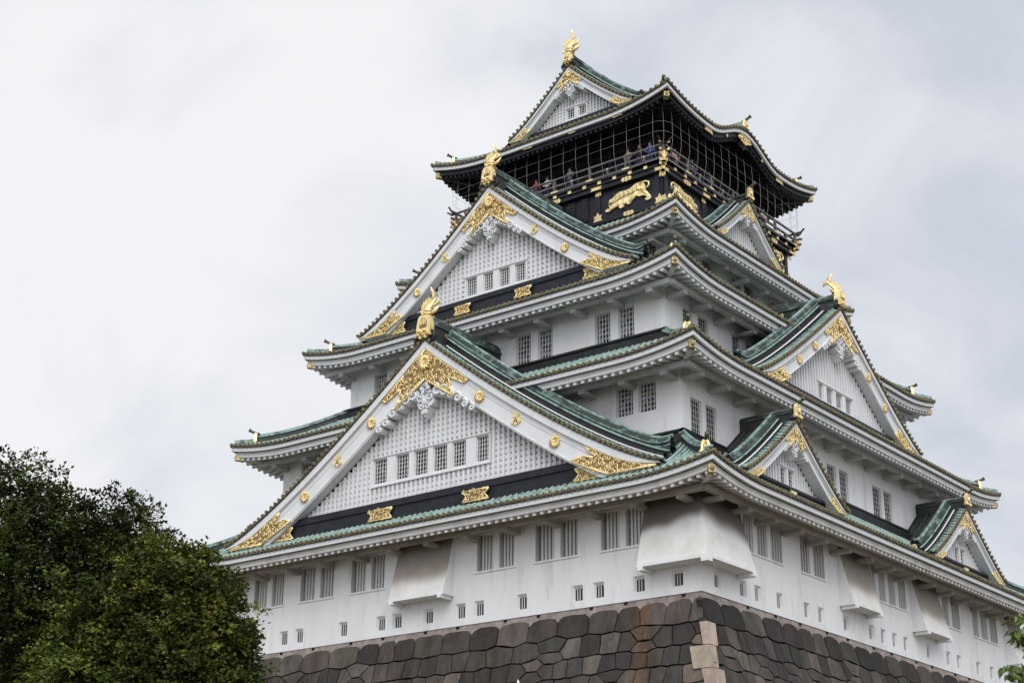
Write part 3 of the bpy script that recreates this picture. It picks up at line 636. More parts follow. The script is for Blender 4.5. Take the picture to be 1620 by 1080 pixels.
    mb = MB(); oh = 1.12*fs if fishh else .78; ow = .92*fs if fishh else .62; P = Vector(W(k, u0, dg+.32, zr+(.06 if fishh else .0))); o = Vector(W(k, 0, 1, 0)); s_ = Vector(W(k, 1, 0, 0))
    if fishh:
        prof = [(-.60, -.05), (-.48, .05), (-.50, .45), (-.40, .86), (-.28, 1.0), (.28, 1.0), (.40, .86), (.50, .45), (.48, .05), (.60, -.05), (.38, -.02), (.22, -.16), (0, -.06), (-.22, -.16), (-.38, -.02)]
        n = len(prof); vs = [tuple(P+s_*a*ow+Vector((0, 0, b*oh))+o*dd) for dd in (-.30, .06) for a, b in prof]
        mb.add(vs, [tuple(range(n, 2*n)), tuple(range(n))[::-1]]+[(i, (i+1) % n, n+(i+1) % n, n+i) for i in range(n)], 'gold')
        ins = [(-.27, .38), (.27, .38), (.29, .62), (.2, .82), (0, .88), (-.2, .82), (-.29, .62)]
        mb.add([tuple(P+s_*a*ow+Vector((0, 0, b*oh))+o*.066) for a, b in ins], [tuple(range(7))], 'gold_shade')
        for a in (-.18, -.06, .06, .18): mb.tube([tuple(P+s_*a*ow+Vector((0, 0, b*oh))+o*.09) for b in (.38, .55, .80)], .028, 'gold_pale', 4)
        for a, b in ((-.3, .22), (-.1, .12), (.1, .22), (.3, .12), (0, .02), (-.35, .04), (.35, .02)): mb.tube([tuple(P+s_*(a-.1)*ow+Vector((0, 0, (b-.07)*oh))+o*.08), tuple(P+s_*a*ow+Vector((0, 0, b*oh))+o*.12), tuple(P+s_*(a+.1)*ow+Vector((0, 0, (b+.05)*oh))+o*.08)], .045, 'gold_pale', 5)
    else: oni(mb, P, o, oh, ow, True)
    part(mb, 'gilt_end_tile', g)
    if fishh: fish(k, u0, dg-.22, zr+max(oh*.80, rh*.95), fishh, g)
    return g, zup
g1, _ = gable(0, 0, 18.84, 14.22, 19.72, 28.74, 1.24, 13.10, (19.55, 20.72), [(-3.9, -2.95), (-2.36, -1.44), (-1.09, -.16), (.19, 1.13), (1.47, 2.36), (3.01, 3.82)], (21.78, 23.12), 1.25, 1.48, ((.257, 'c'), (.42, 'p'), (.585, 'c')), 'largest gable with six lattice windows')
g3, _ = gable(0, 0, 13.81, 9.645, 32.58, 39.58, 1.24, 7.3, (32.3, 33.34), [(-2.07, -1.29), (-.83, -.11), (.29, 1.05), (1.42, 2.16)], (33.58, 34.66), 1.15, 1.36, ((.33, 'p'), (.545, 'c')), 'upper front gable with four lattice windows', crest=.34, fs=.84)
h2, _ = gable(1, 0, 14.10, 9.4, 26.80, 33.15, 1.15, 9.0, (26.5, 27.3), [(-1.98, -1.38), (-1.03, -.25), (.07, .87), (1.22, 2.0)], (27.5, 28.42), .75, 1.20, ((.34, 'c'), (.54, 'c')), 'side gable with four lattice windows', crest=.34, fs=.78)
for sy, lb in ((-10.13, 'small side gable nearest the corner'), (10.13, 'small side gable farthest from the corner')):
    gable(1, sy, 16.27, 4.95, 19.85, 23.42, 1.18, 13.2, (19.7, 20.25), [(-.68, -.08), (.10, .70)], (20.38, 21.18), .55, 0, (), lb, crest=.2, fs=.5)
gable(1, 0, 8.6, 3.85, 38.30, 41.45, 1.15, 7.2, (38.0, 38.4), [], (0, 0), .4, 0, (), 'small gable below the balcony', crest=.18, fs=.45)
# ------------------------------------------------------------------ black top storey
mb = MB(); aw = 7.30; Z0, Z1 = 38.2, 41.45
for k in range(4):
    wall(mb, k, -aw, aw, aw, Z0, Z1, [], 'lacquer')
    for u in (-aw+.3, -2.9, 2.9, aw-.3): mb.box(k, u-.16, u+.16, aw, aw+.09, Z0, 41.0, 'lacquer')
    for z0, z1, p in ((40.95, 41.2, .30), (41.23, 41.42, .38), (38.85, 39.05, .15)): mb.box(k, -aw-p, aw+p, aw, aw+p, z0, z1, 'lacquer')
    for j in range(-2, 3): mb.box(k, j*.95-.3, j*.95+.3, aw, aw+.05, 39.3, 40.85, 'lacquer_roof')
black = part(mb, 'black_storey', None, 'black lacquered storey with gilt tigers')
for k in (0, 1):      # dark lattice doors between the tigers
    for j in range(-2, 3):
        m2 = MB(); c_ = j*.95; m2.box(k, c_-.27, c_+.27, aw+.05, aw+.06, 39.32, 40.83, 'dark')
        for q in range(5): m2.box(k, c_-.24+q*.12-.015, c_-.24+q*.12+.015, aw+.06, aw+.085, 39.32, 40.83, 'lacquer_roof')
        for q in range(6): m2.box(k, c_-.27, c_+.27, aw+.06, aw+.08, 39.45+q*.25-.012, 39.45+q*.25+.012, 'lacquer_roof')
        part(m2, 'door_panel', black)
TIG = [(3.44, 39.58), (3.53, 39.66), (3.75, 39.65), (3.69, 39.81), (3.68, 40.01), (3.72, 40.16), (3.79, 40.23), (3.87, 40.2), (4.01, 40.28), (4.26, 40.44), (4.48, 40.51), (4.85, 40.49), (5.16, 40.51), (5.34, 40.6), (5.59, 40.72), (5.89, 40.72), (6.16, 40.6), (6.25, 40.33), (6.24, 40.05), (6.53, 39.79), (6.62, 39.57), (6.53, 39.46), (6.29, 39.46), (6.2, 39.56), (6.35, 39.62), (6.29, 39.75), (6.05, 39.85), (5.81, 39.84), (5.57, 39.96), (5.51, 39.87), (5.26, 39.72), (5.14, 39.56), (4.98, 39.56), (4.95, 39.67), (4.71, 39.66), (4.74, 39.51), (4.52, 39.44), (4.37, 39.56), (4.46, 39.67), (4.22, 39.71), (4.06, 39.62), (3.84, 39.54), (3.62, 39.46), (3.47, 39.51)]
def tiger(k, sg, off=0, dz=0):
    m2 = MB(); f = lambda p: (sg*p[0]+off, p[1]+dz)
    def shrink(p, a): cx, cz = 5.0, 40.08; return (cx+(p[0]-cx)*a, cz+(p[1]-cz)*a)
    m2.prism(k, [f(p) for p in TIG], aw, aw+.13, 'gold')
    for i in range(12):        # rounded muscle masses
        pass
    for pts, rr in (([(3.72, 39.9), (4.1, 40.05), (4.6, 40.2), (5.2, 40.25), (5.7, 40.35), (6.05, 40.3)], [.14, .2, .24, .2, .24, .16]), ([(4.5, 39.95), (4.35, 39.75), (3.9, 39.62), (3.55, 39.57)], [.18, .12, .09, .07]), ([(4.9, 40.0), (4.75, 39.75), (4.6, 39.55)], [.16, .1, .07]), ([(5.7, 40.2), (5.35, 39.95), (5.1, 39.65)], [.2, .13, .08]), ([(6.0, 40.2), (6.3, 39.9), (6.5, 39.65), (6.35, 39.53)], [.2, .14, .1, .07])):
        m2.tube([W(k, f(p)[0], aw+.10, f(p)[1]) for p in pts], [q*.8 for q in rr], 'gold', 8, flat=(Vector(W(k, 0, 1, 0)), .55))
    m2.tube([W(k, f(p)[0], aw+.12, f(p)[1]) for p in [(5.85, 40.6), (6.05, 40.66), (6.28, 40.68), (6.47, 40.57), (6.51, 40.4), (6.38, 40.26), (6.22, 40.3)]], [.07, .065, .06, .06, .055, .05, .03], 'gold', 7)
    for x in (4.15, 4.45, 4.75, 5.05, 5.35, 5.65, 5.95): m2.tube([W(k, f((x, 40.46+.1*(x > 5.1)))[0], aw+.22, 40.46+.1*(x > 5.1)+dz), W(k, f((x+.1, 40.26))[0], aw+.24, 40.26+dz), W(k, f((x+.04, 40.1))[0], aw+.22, 40.12+dz)], .017, 'gold_shade', 4)
    for x, z in ((3.76, 40.02), (3.86, 39.88), (3.72, 39.85)): m2.disc(k, f((x, z))[0], aw+.25, z+dz, .035, .05, 'lacquer', 6)
    part(m2, 'tiger_relief', black)
tiger(0, 1); tiger(0, -1); tiger(1, -1); tiger(1, 1)
# gilt nails, corner straps, leaf plates and cloud plates, each a fitting of its own
for k in (0, 1):
    for i in range(15):
        u = -7.56+i*1.08; m2 = MB(); m2.box(k, u-.12, u+.12, aw+.38, aw+.44, 41.26, 41.46, 'gold_pale'); part(m2, 'gilt_nail', black)
    for u in (-7.42, -2.95, 2.95, 7.42):
        m2 = MB(); m2.prism(k, [(u-.42, 40.98), (u-.3, 41.08), (u-.42, 41.18), (u+.42, 41.18), (u+.3, 41.08), (u+.42, 40.98)], aw+.30, aw+.34, 'gold_pale'); part(m2, 'gilt_strap', black)
        m2 = MB(); m2.prism(k, [(u-.2, 40.94), (u-.2, 40.66), (u-.08, 40.72), (u, 40.62), (u+.08, 40.72), (u+.2, 40.66), (u+.2, 40.94)], aw+.09, aw+.13, 'gold_pale'); part(m2, 'gilt_strap', black)
    for u in (-7.2, -2.9, 2.9, 7.2):
        m2 = MB(); m2.prism(k, [(u-.32, 39.06), (u-.22, 39.24), (u-.3, 39.42), (u-.12, 39.40), (u, 39.62), (u+.12, 39.40), (u+.3, 39.42), (u+.22, 39.24), (u+.32, 39.06)], aw+.09, aw+.14, 'gold_pale'); part(m2, 'gilt_leaf', black)
    for u in (-5.1, 0, 5.1):
        for z in (41.08, 38.96):
            m2 = MB()
            for x in (-.22, 0, .22): m2.disc(k, u+x, aw+.36 if z > 40 else aw+.2, z, .14+.02*(x == 0), .06, 'gold_pale', 8)
            part(m2, 'gilt_cloud', black)
# balcony
mb = MB(); Xb = 7.78; zd = 41.46
for k in range(4):
    mb.box(k, -Xb, Xb, 5.6, Xb, zd, zd+.12, 'lacquer')
    for z, th in ((zd+.13, .13), (zd+.52, .10), (zd+.98, .10)): mb.box(k, -Xb-.35, Xb+.35, Xb-.12, Xb-.0, z, z+th, 'old_rail')
    n = 12
    for i in range(n+1):
        u = -Xb+.06+(2*Xb-.12)*i/n; mb.box(k, u-.06, u+.06, Xb-.15, Xb+.012, zd+.26, zd+.98 if i % 2 == 0 else zd+.52, 'old_rail')
        if i % 2 == 0: mb.box(k, u-.25, u+.25, Xb, Xb+.02, zd+.15, zd+.26, 'gold_pale')
        else: mb.disc(k, u, Xb+.03, zd+.57, .06, .04, 'gold_pale', 6)
    for sg in (-1, 1):
        u = sg*Xb; mb.box(k, u-.14, u+.14, Xb-.2, Xb+.09, zd-.1, zd+.5, 'gold_pale')
        mb.tube([W(k, u, Xb, zd+1.03), W(k, u+sg*.35, Xb, zd+1.06), W(k, u+sg*.6, Xb, zd+1.25)], .06, 'lacquer_roof', 6); mb.disc(k, u+sg*.34, Xb+.02, zd+1.03, .09, .05, 'gold_pale', 8); mb.disc(k, u+sg*.34, Xb+.02, zd+.56, .09, .05, 'gold_pale', 8)
bal = part(mb, 'balcony', None, 'balcony with a low wooden rail round the black storey')
mb = MB(); ac = 5.9
for k in range(4):
    wall(mb, k, -ac, ac, ac, zd, 46.2, [], 'lacquer')
    for i in range(9):
        u = -ac+.2+(2*ac-.4)*i/8; mb.box(k, u-.13, u+.13, ac, ac+.12, zd+.12, 45.9, 'lacquer_roof')
    for z in (42.0, 43.9, 44.9): mb.box(k, -ac, ac, ac, ac+.08, z, z+.18, 'lacquer_roof')
    for i in range(8):
        u = -ac+.2+(2*ac-.4)*(i+.5)/8; mb.box(k, u-.45, u+.45, ac, ac+.03, 42.2, 43.85, 'dark')
part(mb, 'lookout_room', None, 'dark room behind the balcony')
# safety net of wires
mb = MB(); NP = [(8.05, 45.0), (8.10, 44.2), (8.12, 43.3), (8.10, 42.7), (8.0, 42.2), (7.86, 41.7)]; cr_ = .8
def ring(d, z):
    pts = []
    for cx, cy, a0 in ((1, -1, -90), (1, 1, 0), (-1, 1, 90), (-1, -1, 180)):
        for j in range(5): a = radians(a0+90*j/4); pts.append((cx*(d-cr_)+cr_*cos(a), cy*(d-cr_)+cr_*sin(a), z))
    return pts+[pts[0]]
for d, z in ((8.06, 44.75), (8.11, 43.85), (8.12, 43.2)): mb.tube(ring(d, z), .0075, 'wire', 4, False)
for k in range(4):
    for i in range(17):
        u = -7.3+14.6*i/16; mb.tube([W(k, u, d, z) for d, z in NP], .008, 'wire', 4, False)
    mb.tube([W(k, -7.87+.0, d-.23, z) for d, z in NP], .008, 'wire', 4, False)
part(mb, 'safety_net', bal, 'wire safety net hung from the eave')
# top roof
A5 = 8.82; ZE5 = 44.92; GY = 6.12
def zprof(p):    # height of the tiles, p metres in from the eave
    q = p/A5; return ZE5+.10+6.0*(.50*q+.50*q**1.55)
kar = lambda u: 1.27*cos(pi*u/8)**2 if abs(u) < 4 else 0
mb = MB(); pg = A5-GY
for k in (0, 2): skirt_tiles(mb, k, A5, A5, pg, pg, ZE5, .72, 0, zfun=lambda q: zprof(q*pg))
for k in (1, 3):
    skirt_tiles(mb, k, A5, A5, pg, pg, ZE5, .72, 0, zfun=lambda q: zprof(q*pg), bump=kar)
    rows = [[W(k, GY*v, A5-(pg+(A5-pg)*j/10), zprof(pg+(A5-pg)*j/10)) for v in (-1, -.5, 0, .5, 1)] for j in range(11)]
    mb.grid(rows, 'roof_pan', True)
    u = -5.0
    while u < 5.05:
        mb.tube([W(k, u, A5-(pg+(A5-pg)*j/8), zprof(pg+(A5-pg)*j/8)+.03) for j in range(9)], .09, 'copper', 6, False); u += .36
    # ridge of the curved gable
    mb.bar(W(k, 0, A5-.1, ZE5+kar(0)+.36), W(k, 0, 5.2, ZE5+kar(0)+.56), .40, .44, 'copper'); mb.bar(W(k, 0, A5-.15, ZE5+kar(0)+.66), W(k, 0, 5.2, ZE5+kar(0)+.86), .24, .16, 'copper_ridge')
    oni(mb, W(k, 0, A5+.02, ZE5+kar(0)+.20), W(k, 0, 1, 0), .62, .56, True)
top = part(mb, 'tiled_roof', None, 'top roof with the curved gable on its side')
for k in range(4):
    mb = MB(); eave_parts(mb, k, A5, A5, 0, ZE5, .72, ac, False, kar if k % 2 else None, brk=0, raf=.36)
    if k % 2:
        # black inner board of the curved gable and its gilt fittings
        rows = [[W(k, u, A5-.35, ZE5+kar(u)-h) for u in [-4.6+9.2*i/40 for i in range(41)]] for h in (.2, .75)]; mb.grid(rows, 'lacquer', True)
    part(mb, 'eave', top)
    if k % 2:
        d5 = A5-.12; m2 = MB()
        filigree(m2, k, [(-.75, ZE5+.72), (-.45, ZE5+.95), (0, ZE5+1.0), (.45, ZE5+.95), (.75, ZE5+.72), (.45, ZE5+.62), (0, ZE5+.42), (-.45, ZE5+.62)], d5, .2, .03, random.Random(4)); part(m2, 'gilt_plate', top)
        m2 = MB(); m2.prism(k, [(-.5, ZE5+.5), (.5, ZE5+.5), (.3, ZE5+.2), (.12, ZE5+.25), (0, ZE5+.05), (-.12, ZE5+.25), (-.3, ZE5+.2)], d5-.25, d5-.1, 'lacquer_roof'); part(m2, 'carved_pendant', top)
        for u in (-4.2, 4.2): m2 = MB(); m2.prism(k, [(u-.45, ZE5-.1), (u+.45, ZE5-.1), (u+.35, ZE5-.3), (u+.45, ZE5-.48), (u-.45, ZE5-.48), (u-.35, ZE5-.3)], d5-.05, d5+.01, 'gold_pale'); part(m2, 'gilt_plate', top)
        for u in (-2.1, 2.1): m2 = MB(); m2.disc(k, u, d5+.02, ZE5+kar(u)-.40, .1, .06, 'gold_pale', 8); part(m2, 'gilt_nail', top)
for sx in (1, -1):
    for sy in (1, -1): hip_ridge(top, sx, sy, A5, A5, GY, GY, ZE5, .72, 0, zfun=lambda q: zprof(q*pg))
g5, _ = gable(0, 0, GY, 4.72, 47.12, 50.95, 1.22, -GY, (46.3, 47.40), [(-.62, -.02), (.28, .86)], (47.68, 48.36), .82, 1.62, (), 'topmost gable with two small windows', crest=.22, fs=.62)
g5b, _ = gable(2, 0, GY, 4.72, 47.12, 50.95, 1.22, 5.0, (46.3, 47.40), [], (0, 0), .82, 1.38, (), 'topmost gable on the far side', crest=.22, fs=.62)
# ------------------------------------------------------------------ stone base
GZ = -2.85
rs = random.Random(11); mb = MB()
def off(z): h = 14-z; return .225*h+.009*h*h
def sp_(k, u, z, e=0):   # u measured along the face, the corner sits at the end
    base = 17.44 if k == 0 else 15.25
    return W(k, u, base+off(z)+e, z)
def clip(poly, ax, az, c):      # keep the side where ax*u + az*z <= c
    o = []
    for i in range(len(poly)):
        p, q = poly[i], poly[(i+1) % len(poly)]; dp, dq = ax*p[0]+az*p[1]-c, ax*q[0]+az*q[1]-c
        if dp <= 0: o.append(p)
        if (dp < 0 < dq) or (dq < 0 < dp): t = dp/(dp-dq); o.append((p[0]+(q[0]-p[0])*t, p[1]+(q[1]-p[1])*t))
    return o
def stones(k, ua, ub):
    sites = []; z = 13.15; j = 0
    while z > GZ-.6:
        rh = 1.15 if j == 0 else rs.uniform(.80, 1.02); u = ua-off(z)-1-rs.uniform(0, 1)
        while u < ub+off(z)+1.5:
            big = rs.random() < .16; wd = rs.uniform(.95, 2.5) if j == 0 else (rs.uniform(1.3, 1.9) if big else rs.uniform(.5, 1.15))
            if j and rs.random() < .10: sites += [(u+wd/2, z+.23, j), (u+wd/2+rs.uniform(-.03, .03), z-.24, j)]
            else: sites.append((u+wd/2, z+(rs.uniform(-.03, .03) if j == 0 else rs.uniform(-.04, .04)), j))
            u += wd
        z -= rh if j else 1.12; j += 1
    for i, (su, sz, sj) in enumerate(sites):
        P = [(su-1.7, sz-1.3), (su+1.7, sz-1.3), (su+1.7, sz+1.3), (su-1.7, sz+1.3)]
        for m, (tu, tz, tj) in enumerate(sites):
            if m != i and abs(tu-su) < 2.9 and abs(tz-sz) < 2.2:
                # rows meet at level beds more often than not: stretch the metric
                ax, az = (tu-su), (tz-sz)*3.4; P = clip(P, ax, az, (ax*(tu+su)+az*(tz+sz))/2)
                if len(P) < 3: break
        if len(P) < 3: continue
        zc = sum(p[1] for p in P)/len(P); lim = (15.25 if k == 0 else 99)+off(zc); P = clip(P, 1, 0, lim)
        if k == 1 and len(P) > 2: P = clip(P, -1, 0, 17.44+off(zc))
        if len(P) > 2: P = clip(P, 0, 1, 13.80)
        if len(P) < 3: continue
        if sj == 0:      # rounded shoulders on the top course
            tp = sorted([p for p in P if p[1] > 13.79]); rest = [p for p in P if p[1] <= 13.79]
            if len(tp) == 2:
                x0, x1 = tp[0][0], tp[1][0]; wq = x1-x0; c0, c1 = rs.uniform(.14, .34), rs.uniform(.14, .34)
                n_ = [(x1, 13.80-c1), (x1-.12*wq, 13.80-c1*.35), (x1-.35*wq, 13.80-rs.uniform(0, .06)), (x0+.35*wq, 13.80-rs.uniform(0, .08)), (x0+.12*wq, 13.80-c0*.4), (x0, 13.80-c0)]
                i0 = [q for q in range(len(P)) if P[q] == tp[1]][0]; P = P[i0:]+P[:i0]; P = n_+[p for p in P if p[1] <= 13.79]
        # split long edges so that they can wander a little
        Q = []
        for q in range(len(P)):
            p, r = P[q], P[(q+1) % len(P)]; l = sqrt((p[0]-r[0])**2+(p[1]-r[1])**2)
            if l < .05: continue
            Q.append(p)
            if l > .5: Q.append(((p[0]+r[0])/2+rs.uniform(-.022, .022), (p[1]+r[1])/2+rs.uniform(-.022, .022)))
        P = Q; nP = len(P)
        if nP < 3: continue
        cu = sum(p[0] for p in P)/nP; cz = sum(p[1] for p in P)/nP; rings = []; uz = []; e0 = rs.uniform(-.025, .015); tu_, tz_ = rs.uniform(-.02, .02), rs.uniform(-.02, .02)
        for ins, e in ((.024, -.30), (.027, -.012), (.042, .008), (.26, .014)):
            rr = []
            for p in P:
                dx, dz = cu-p[0], cz-p[1]; l = max(.1, sqrt(dx*dx+dz*dz)); t = min(.8, ins/l*1.3); x, y = p[0]+dx*t, p[1]+dz*t
                rr.append(sp_(k, x, y, e+e0+(x-cu)*tu_+(y-cz)*tz_+rs.uniform(-.010, .010))); uz.append((x, y))
            rings.append(rr)
        g_ = rs.choice((.45, .58, .7, .8, .9, 1.05, 1.25, 1.6)); tn = (g_*rs.uniform(.97, 1.14), g_*rs.uniform(.96, 1.0), g_*rs.uniform(.88, 1.0))
        if k == 1: tn = tuple(x*.85 for x in tn)
        if sj == 0: tn = tuple(x*.82 for x in tn)
        vs = [p for r_ in rings for p in r_]; fcs = [(q*nP+i_, q*nP+(i_+1) % nP, (q+1)*nP+(i_+1) % nP, (q+1)*nP+i_) for q in range(3) for i_ in range(nP)]+[tuple(range(3*nP, 4*nP))]
        if k == 0 and abs(cu-12.4) < 1.2 and cz > 8.5:      # rust-stained streak below the corner bay
            def rust(p):
                a_ = max(0, 1-abs(p[0]-12.40-.18*sin(p[1]*1.3))/.5)**.8*max(.35, 1-(13.7-p[1])*.13); return tuple(x*(1-a_)+y*a_ for x, y in zip(tn, (2.1, 1.08, .6)))
            for f in fcs: mb.add([vs[i_] for i_ in f], [tuple(range(len(f)))], 'stone', False, tuple(rust(uz[i_]) for i_ in f))
        else: mb.add(vs, fcs, 'stone', False, tn)
stones(0, -15.3, 15.25); stones(1, -17.44, 20.6)
# core behind the stones, mortar strip on top
def core(e, zs, m):
    rows = []
    for z in zs:
        o = off(z)+e; x0, x1, y0, y1 = -15.4-o, 15.25+o, -17.44-o, 21.0+o
        rows.append([(x1, y1, z), (x1, y0, z), (x0, y0, z), (x0, y1, z), (x1, y1, z)])
    mb.grid(rows[::-1], m, False)
core(-.29, [13.3, 11, 9, 6, 3, 0, GZ-.3], 'stone_gap'); core(-.045, [13.999, 13.48], 'mortar')
mb.add([(-15.4, -17.44, 13.998), (15.25, -17.44, 13.998), (15.25, 21, 13.998), (-15.4, 21, 13.998)], [(0, 1, 2, 3)], 'mortar')
for k in (0, 1):
    for i in range(12): u = -13.5+i*2.5+.3*sin(i*3); mb.box(k, u-.08, u+.08, (17.44 if k == 0 else 15.25)-.2, (17.44 if k == 0 else 15.25)+.035, 13.86, 13.985, 'stone_gap')
base = mb.build('stone_base'); tag(base, 'battered wall of large dark grey fitted stones below the white castle', 'stone wall')
# pale corner stones
mb = MB()
for j, (fl, sl, z1, z0) in enumerate([(.34, .72, 12.55, 11.5), (.98, .52, 11.47, 10.45), (.52, .90, 10.42, 9.45), (1.1, .7, 9.42, 8.4), (.7, 1.2, 8.37, 7.2), (1.2, .75, 7.17, 6), (.75, 1.3, 5.97, 4.7), (1.3, .8, 4.67, 3.3), (.8, 1.4, 3.27, 1.8), (1.4, .9, 1.77, .2), (.9, 1.4, .17, -1.4), (1.4, .9, -1.43, -3)]):
    e = .10; vs = []
    for z in (z0, z1):
        o = off(z)+e+.005; x, y = 15.25+o, -17.44-o; j1, j2 = rs.uniform(-.05, .05), rs.uniform(-.05, .05)
        vs += [(x, y, z), (x, y+sl+j1, z), (x-.5, y+sl+j1, z), (x-fl-j2, y+.5, z), (x-fl-j2, y, z)]
    g_ = rs.uniform(.9, 1.1)
    mb.add(vs, [(0, 1, 6, 5), (1, 2, 7, 6), (2, 3, 8, 7), (3, 4, 9, 8), (4, 0, 5, 9), (5, 6, 7, 8, 9), (4, 3, 2, 1, 0)], 'quoin', False, (g_, g_*rs.uniform(.96, 1.02), g_))
qo = mb.build('corner_stones', base)
# ------------------------------------------------------------------ ground
mb = MB(); mb.add([(-1500, -1500, GZ), (1500, -1500, GZ), (1500, 1500, GZ), (-1500, 1500, GZ)], [(0, 1, 2, 3)], 'earth'); tag(mb.build('ground'), kind='structure')
# ------------------------------------------------------------------ people on the balcony
def person(name, loc, rz, shirt, label, h=1.66, hairm='hair'):
    root = tag(empty(name, loc), label, 'person', 'visitors on the balcony'); root.rotation_euler = (0, 0, rz); root.scale = (h/1.7,)*3
    V = [(0, 0, .95), (0, 0, 1.15), (0, 0, 1.38), (0, .0, 1.47), (0, .01, 1.56), (0, .015, 1.66), (-.10, 0, .90), (-.11, .02, .48), (-.11, 0, .06), (-.11, .13, .03), (.10, 0, .90), (.11, .02, .48), (.11, 0, .06), (.11, .13, .03), (-.19, 0, 1.38), (-.25, .02, 1.12), (-.22, .22, 1.02), (-.21, .30, 1.02), (.19, 0, 1.38), (.25, .02, 1.12), (.22, .22, 1.02), (.21, .30, 1.02), (0, .10, 1.57)]
    E = [(0, 1), (1, 2), (2, 3), (3, 4), (4, 5), (0, 6), (6, 7), (7, 8), (8, 9), (0, 10), (10, 11), (11, 12), (12, 13), (2, 14), (14, 15), (15, 16), (16, 17), (2, 18), (18, 19), (19, 20), (20, 21), (4, 22)]
    Rr = [.14, .13, .13, .06, .085, .075, .09, .065, .045, .035, .09, .065, .045, .035, .06, .045, .035, .03, .06, .045, .035, .03, .018]
    me = bpy.data.meshes.new('body'); me.from_pydata(V, E, []); o = bpy.data.objects.new('body', me); COL.objects.link(o); o.parent = root
    me.materials.append(MATS['skin']); md = o.modifiers.new('skin', 'SKIN'); md.use_smooth_shade = True
    for i, sv in enumerate(me.skin_vertices[0].data): sv.radius = (Rr[i], Rr[i]*.8); sv.use_root = i == 0
    sd = o.modifiers.new('sub', 'SUBSURF'); sd.levels = 1; sd.render_levels = 1
    m2 = MB(); fl = (Vector((0, 1, 0)), .72)
    m2.tube([(0, 0, .92), (0, 0, 1.05), (0, 0, 1.25), (0, 0, 1.40), (0, 0, 1.46)], [.18, .17, .195, .20, .09], shirt, 12, flat=fl)
    for sg in (-1, 1): m2.tube([(sg*.17, 0, 1.40), (sg*.25, .01, 1.15), (sg*.235, .12, 1.06)], [.075, .065, .055], shirt, 8)
    m2.build('top', root)
    m2 = MB()
    for sg in (-1, 1): m2.tube([(sg*.09, 0, .98), (sg*.11, .02, .5), (sg*.11, 0, .08)], [.115, .085, .07], 'cloth_navy', 8)
    m2.build('trousers', root)
    m2 = MB(); m2.tube([(0, -.03, 1.50), (0, -.035, 1.58), (0, -.02, 1.67), (0, 0, 1.73), (0, .01, 1.755)], [.085, .105, .108, .08, .02], hairm, 10); m2.build('hair', root)
    return root
zf = zd+.12
PPL = [(0, -1.75, 7.25, 'cloth_red', 'person in a dark red top at the left of the front balcony rail'), (0, -.95, 7.2, 'cloth_white', 'person in a white top leaning at the front balcony rail beside the red one'),
       (0, .75, 7.2, 'cloth_grey', 'person in a grey top standing alone at the middle of the front rail'), (0, 5.0, 7.25, 'cloth_tan', 'person in a tan top on the front balcony left of the blue one'), (0, 5.75, 7.2, 'cloth_black', 'person in a black top right behind the front rail next to the blue one'),
       (0, 6.45, 7.15, 'cloth_blue', 'person in a bright blue top at the near corner of the balcony'), (1, -5.7, 7.2, 'cloth_pink', 'person in a pink top on the side balcony next to the near corner'), (1, -3.8, 7.2, 'cloth_green', 'person in a green top on the side balcony, second from the corner'),
       (1, -1.9, 7.2, 'cloth_navy', 'person in a navy top on the side balcony above the small gable'), (1, 4.6, 7.2, 'cloth_white', 'person in a white top at the far end of the side balcony')]
for k, u, d, sh, lb in PPL:
    p = W(k, u, d, zf); person('person', p, pi if k == 0 else -pi/2, sh, lb, random.uniform(1.58, 1.76))
# ------------------------------------------------------------------ street lamp
lampP = (37.30, -58.82, GZ); zl = 2.67
lamp = tag(empty('street_lamp', lampP), 'white capped street lamp with a pointed finial in front of the stone base', 'street lamp')
hz = zl-GZ
def rev(prof, m, n=6): 
    mb = MB()
    rows = [[(r*cos(2*pi*j/n+.3), r*sin(2*pi*j/n+.3), z) for j in range(n+1)] for r, z in prof]; mb.grid(rows[::-1], m, n > 8); return mb
rev([(.001, hz), (.016, hz-.03), (.02, hz-.08), (.15, hz-.10), (.235, hz-.125), (.24, hz-.15), (.20, hz-.16), (.001, hz-.155)], 'lamp_white').build('cap', lamp)
rev([(.17, hz-.162), (.12, hz-.6), (.001, hz-.6)], 'lamp_glass').build('lantern', lamp)
mb = rev([(.14, hz-.602), (.14, hz-.66), (.05, hz-.70), (.045, hz-1.2), (.055, 1.0), (.09, .9), (.10, .12), (.16, .1), (.16, -.05)], 'lamp_metal', 12)
for j in range(6): a = 2*pi*j/6+.3; mb.tube([(.175*cos(a), .175*sin(a), hz-.165), (.125*cos(a), .125*sin(a), hz-.6)], .012, 'lamp_metal', 4)
mb.build('post', lamp)
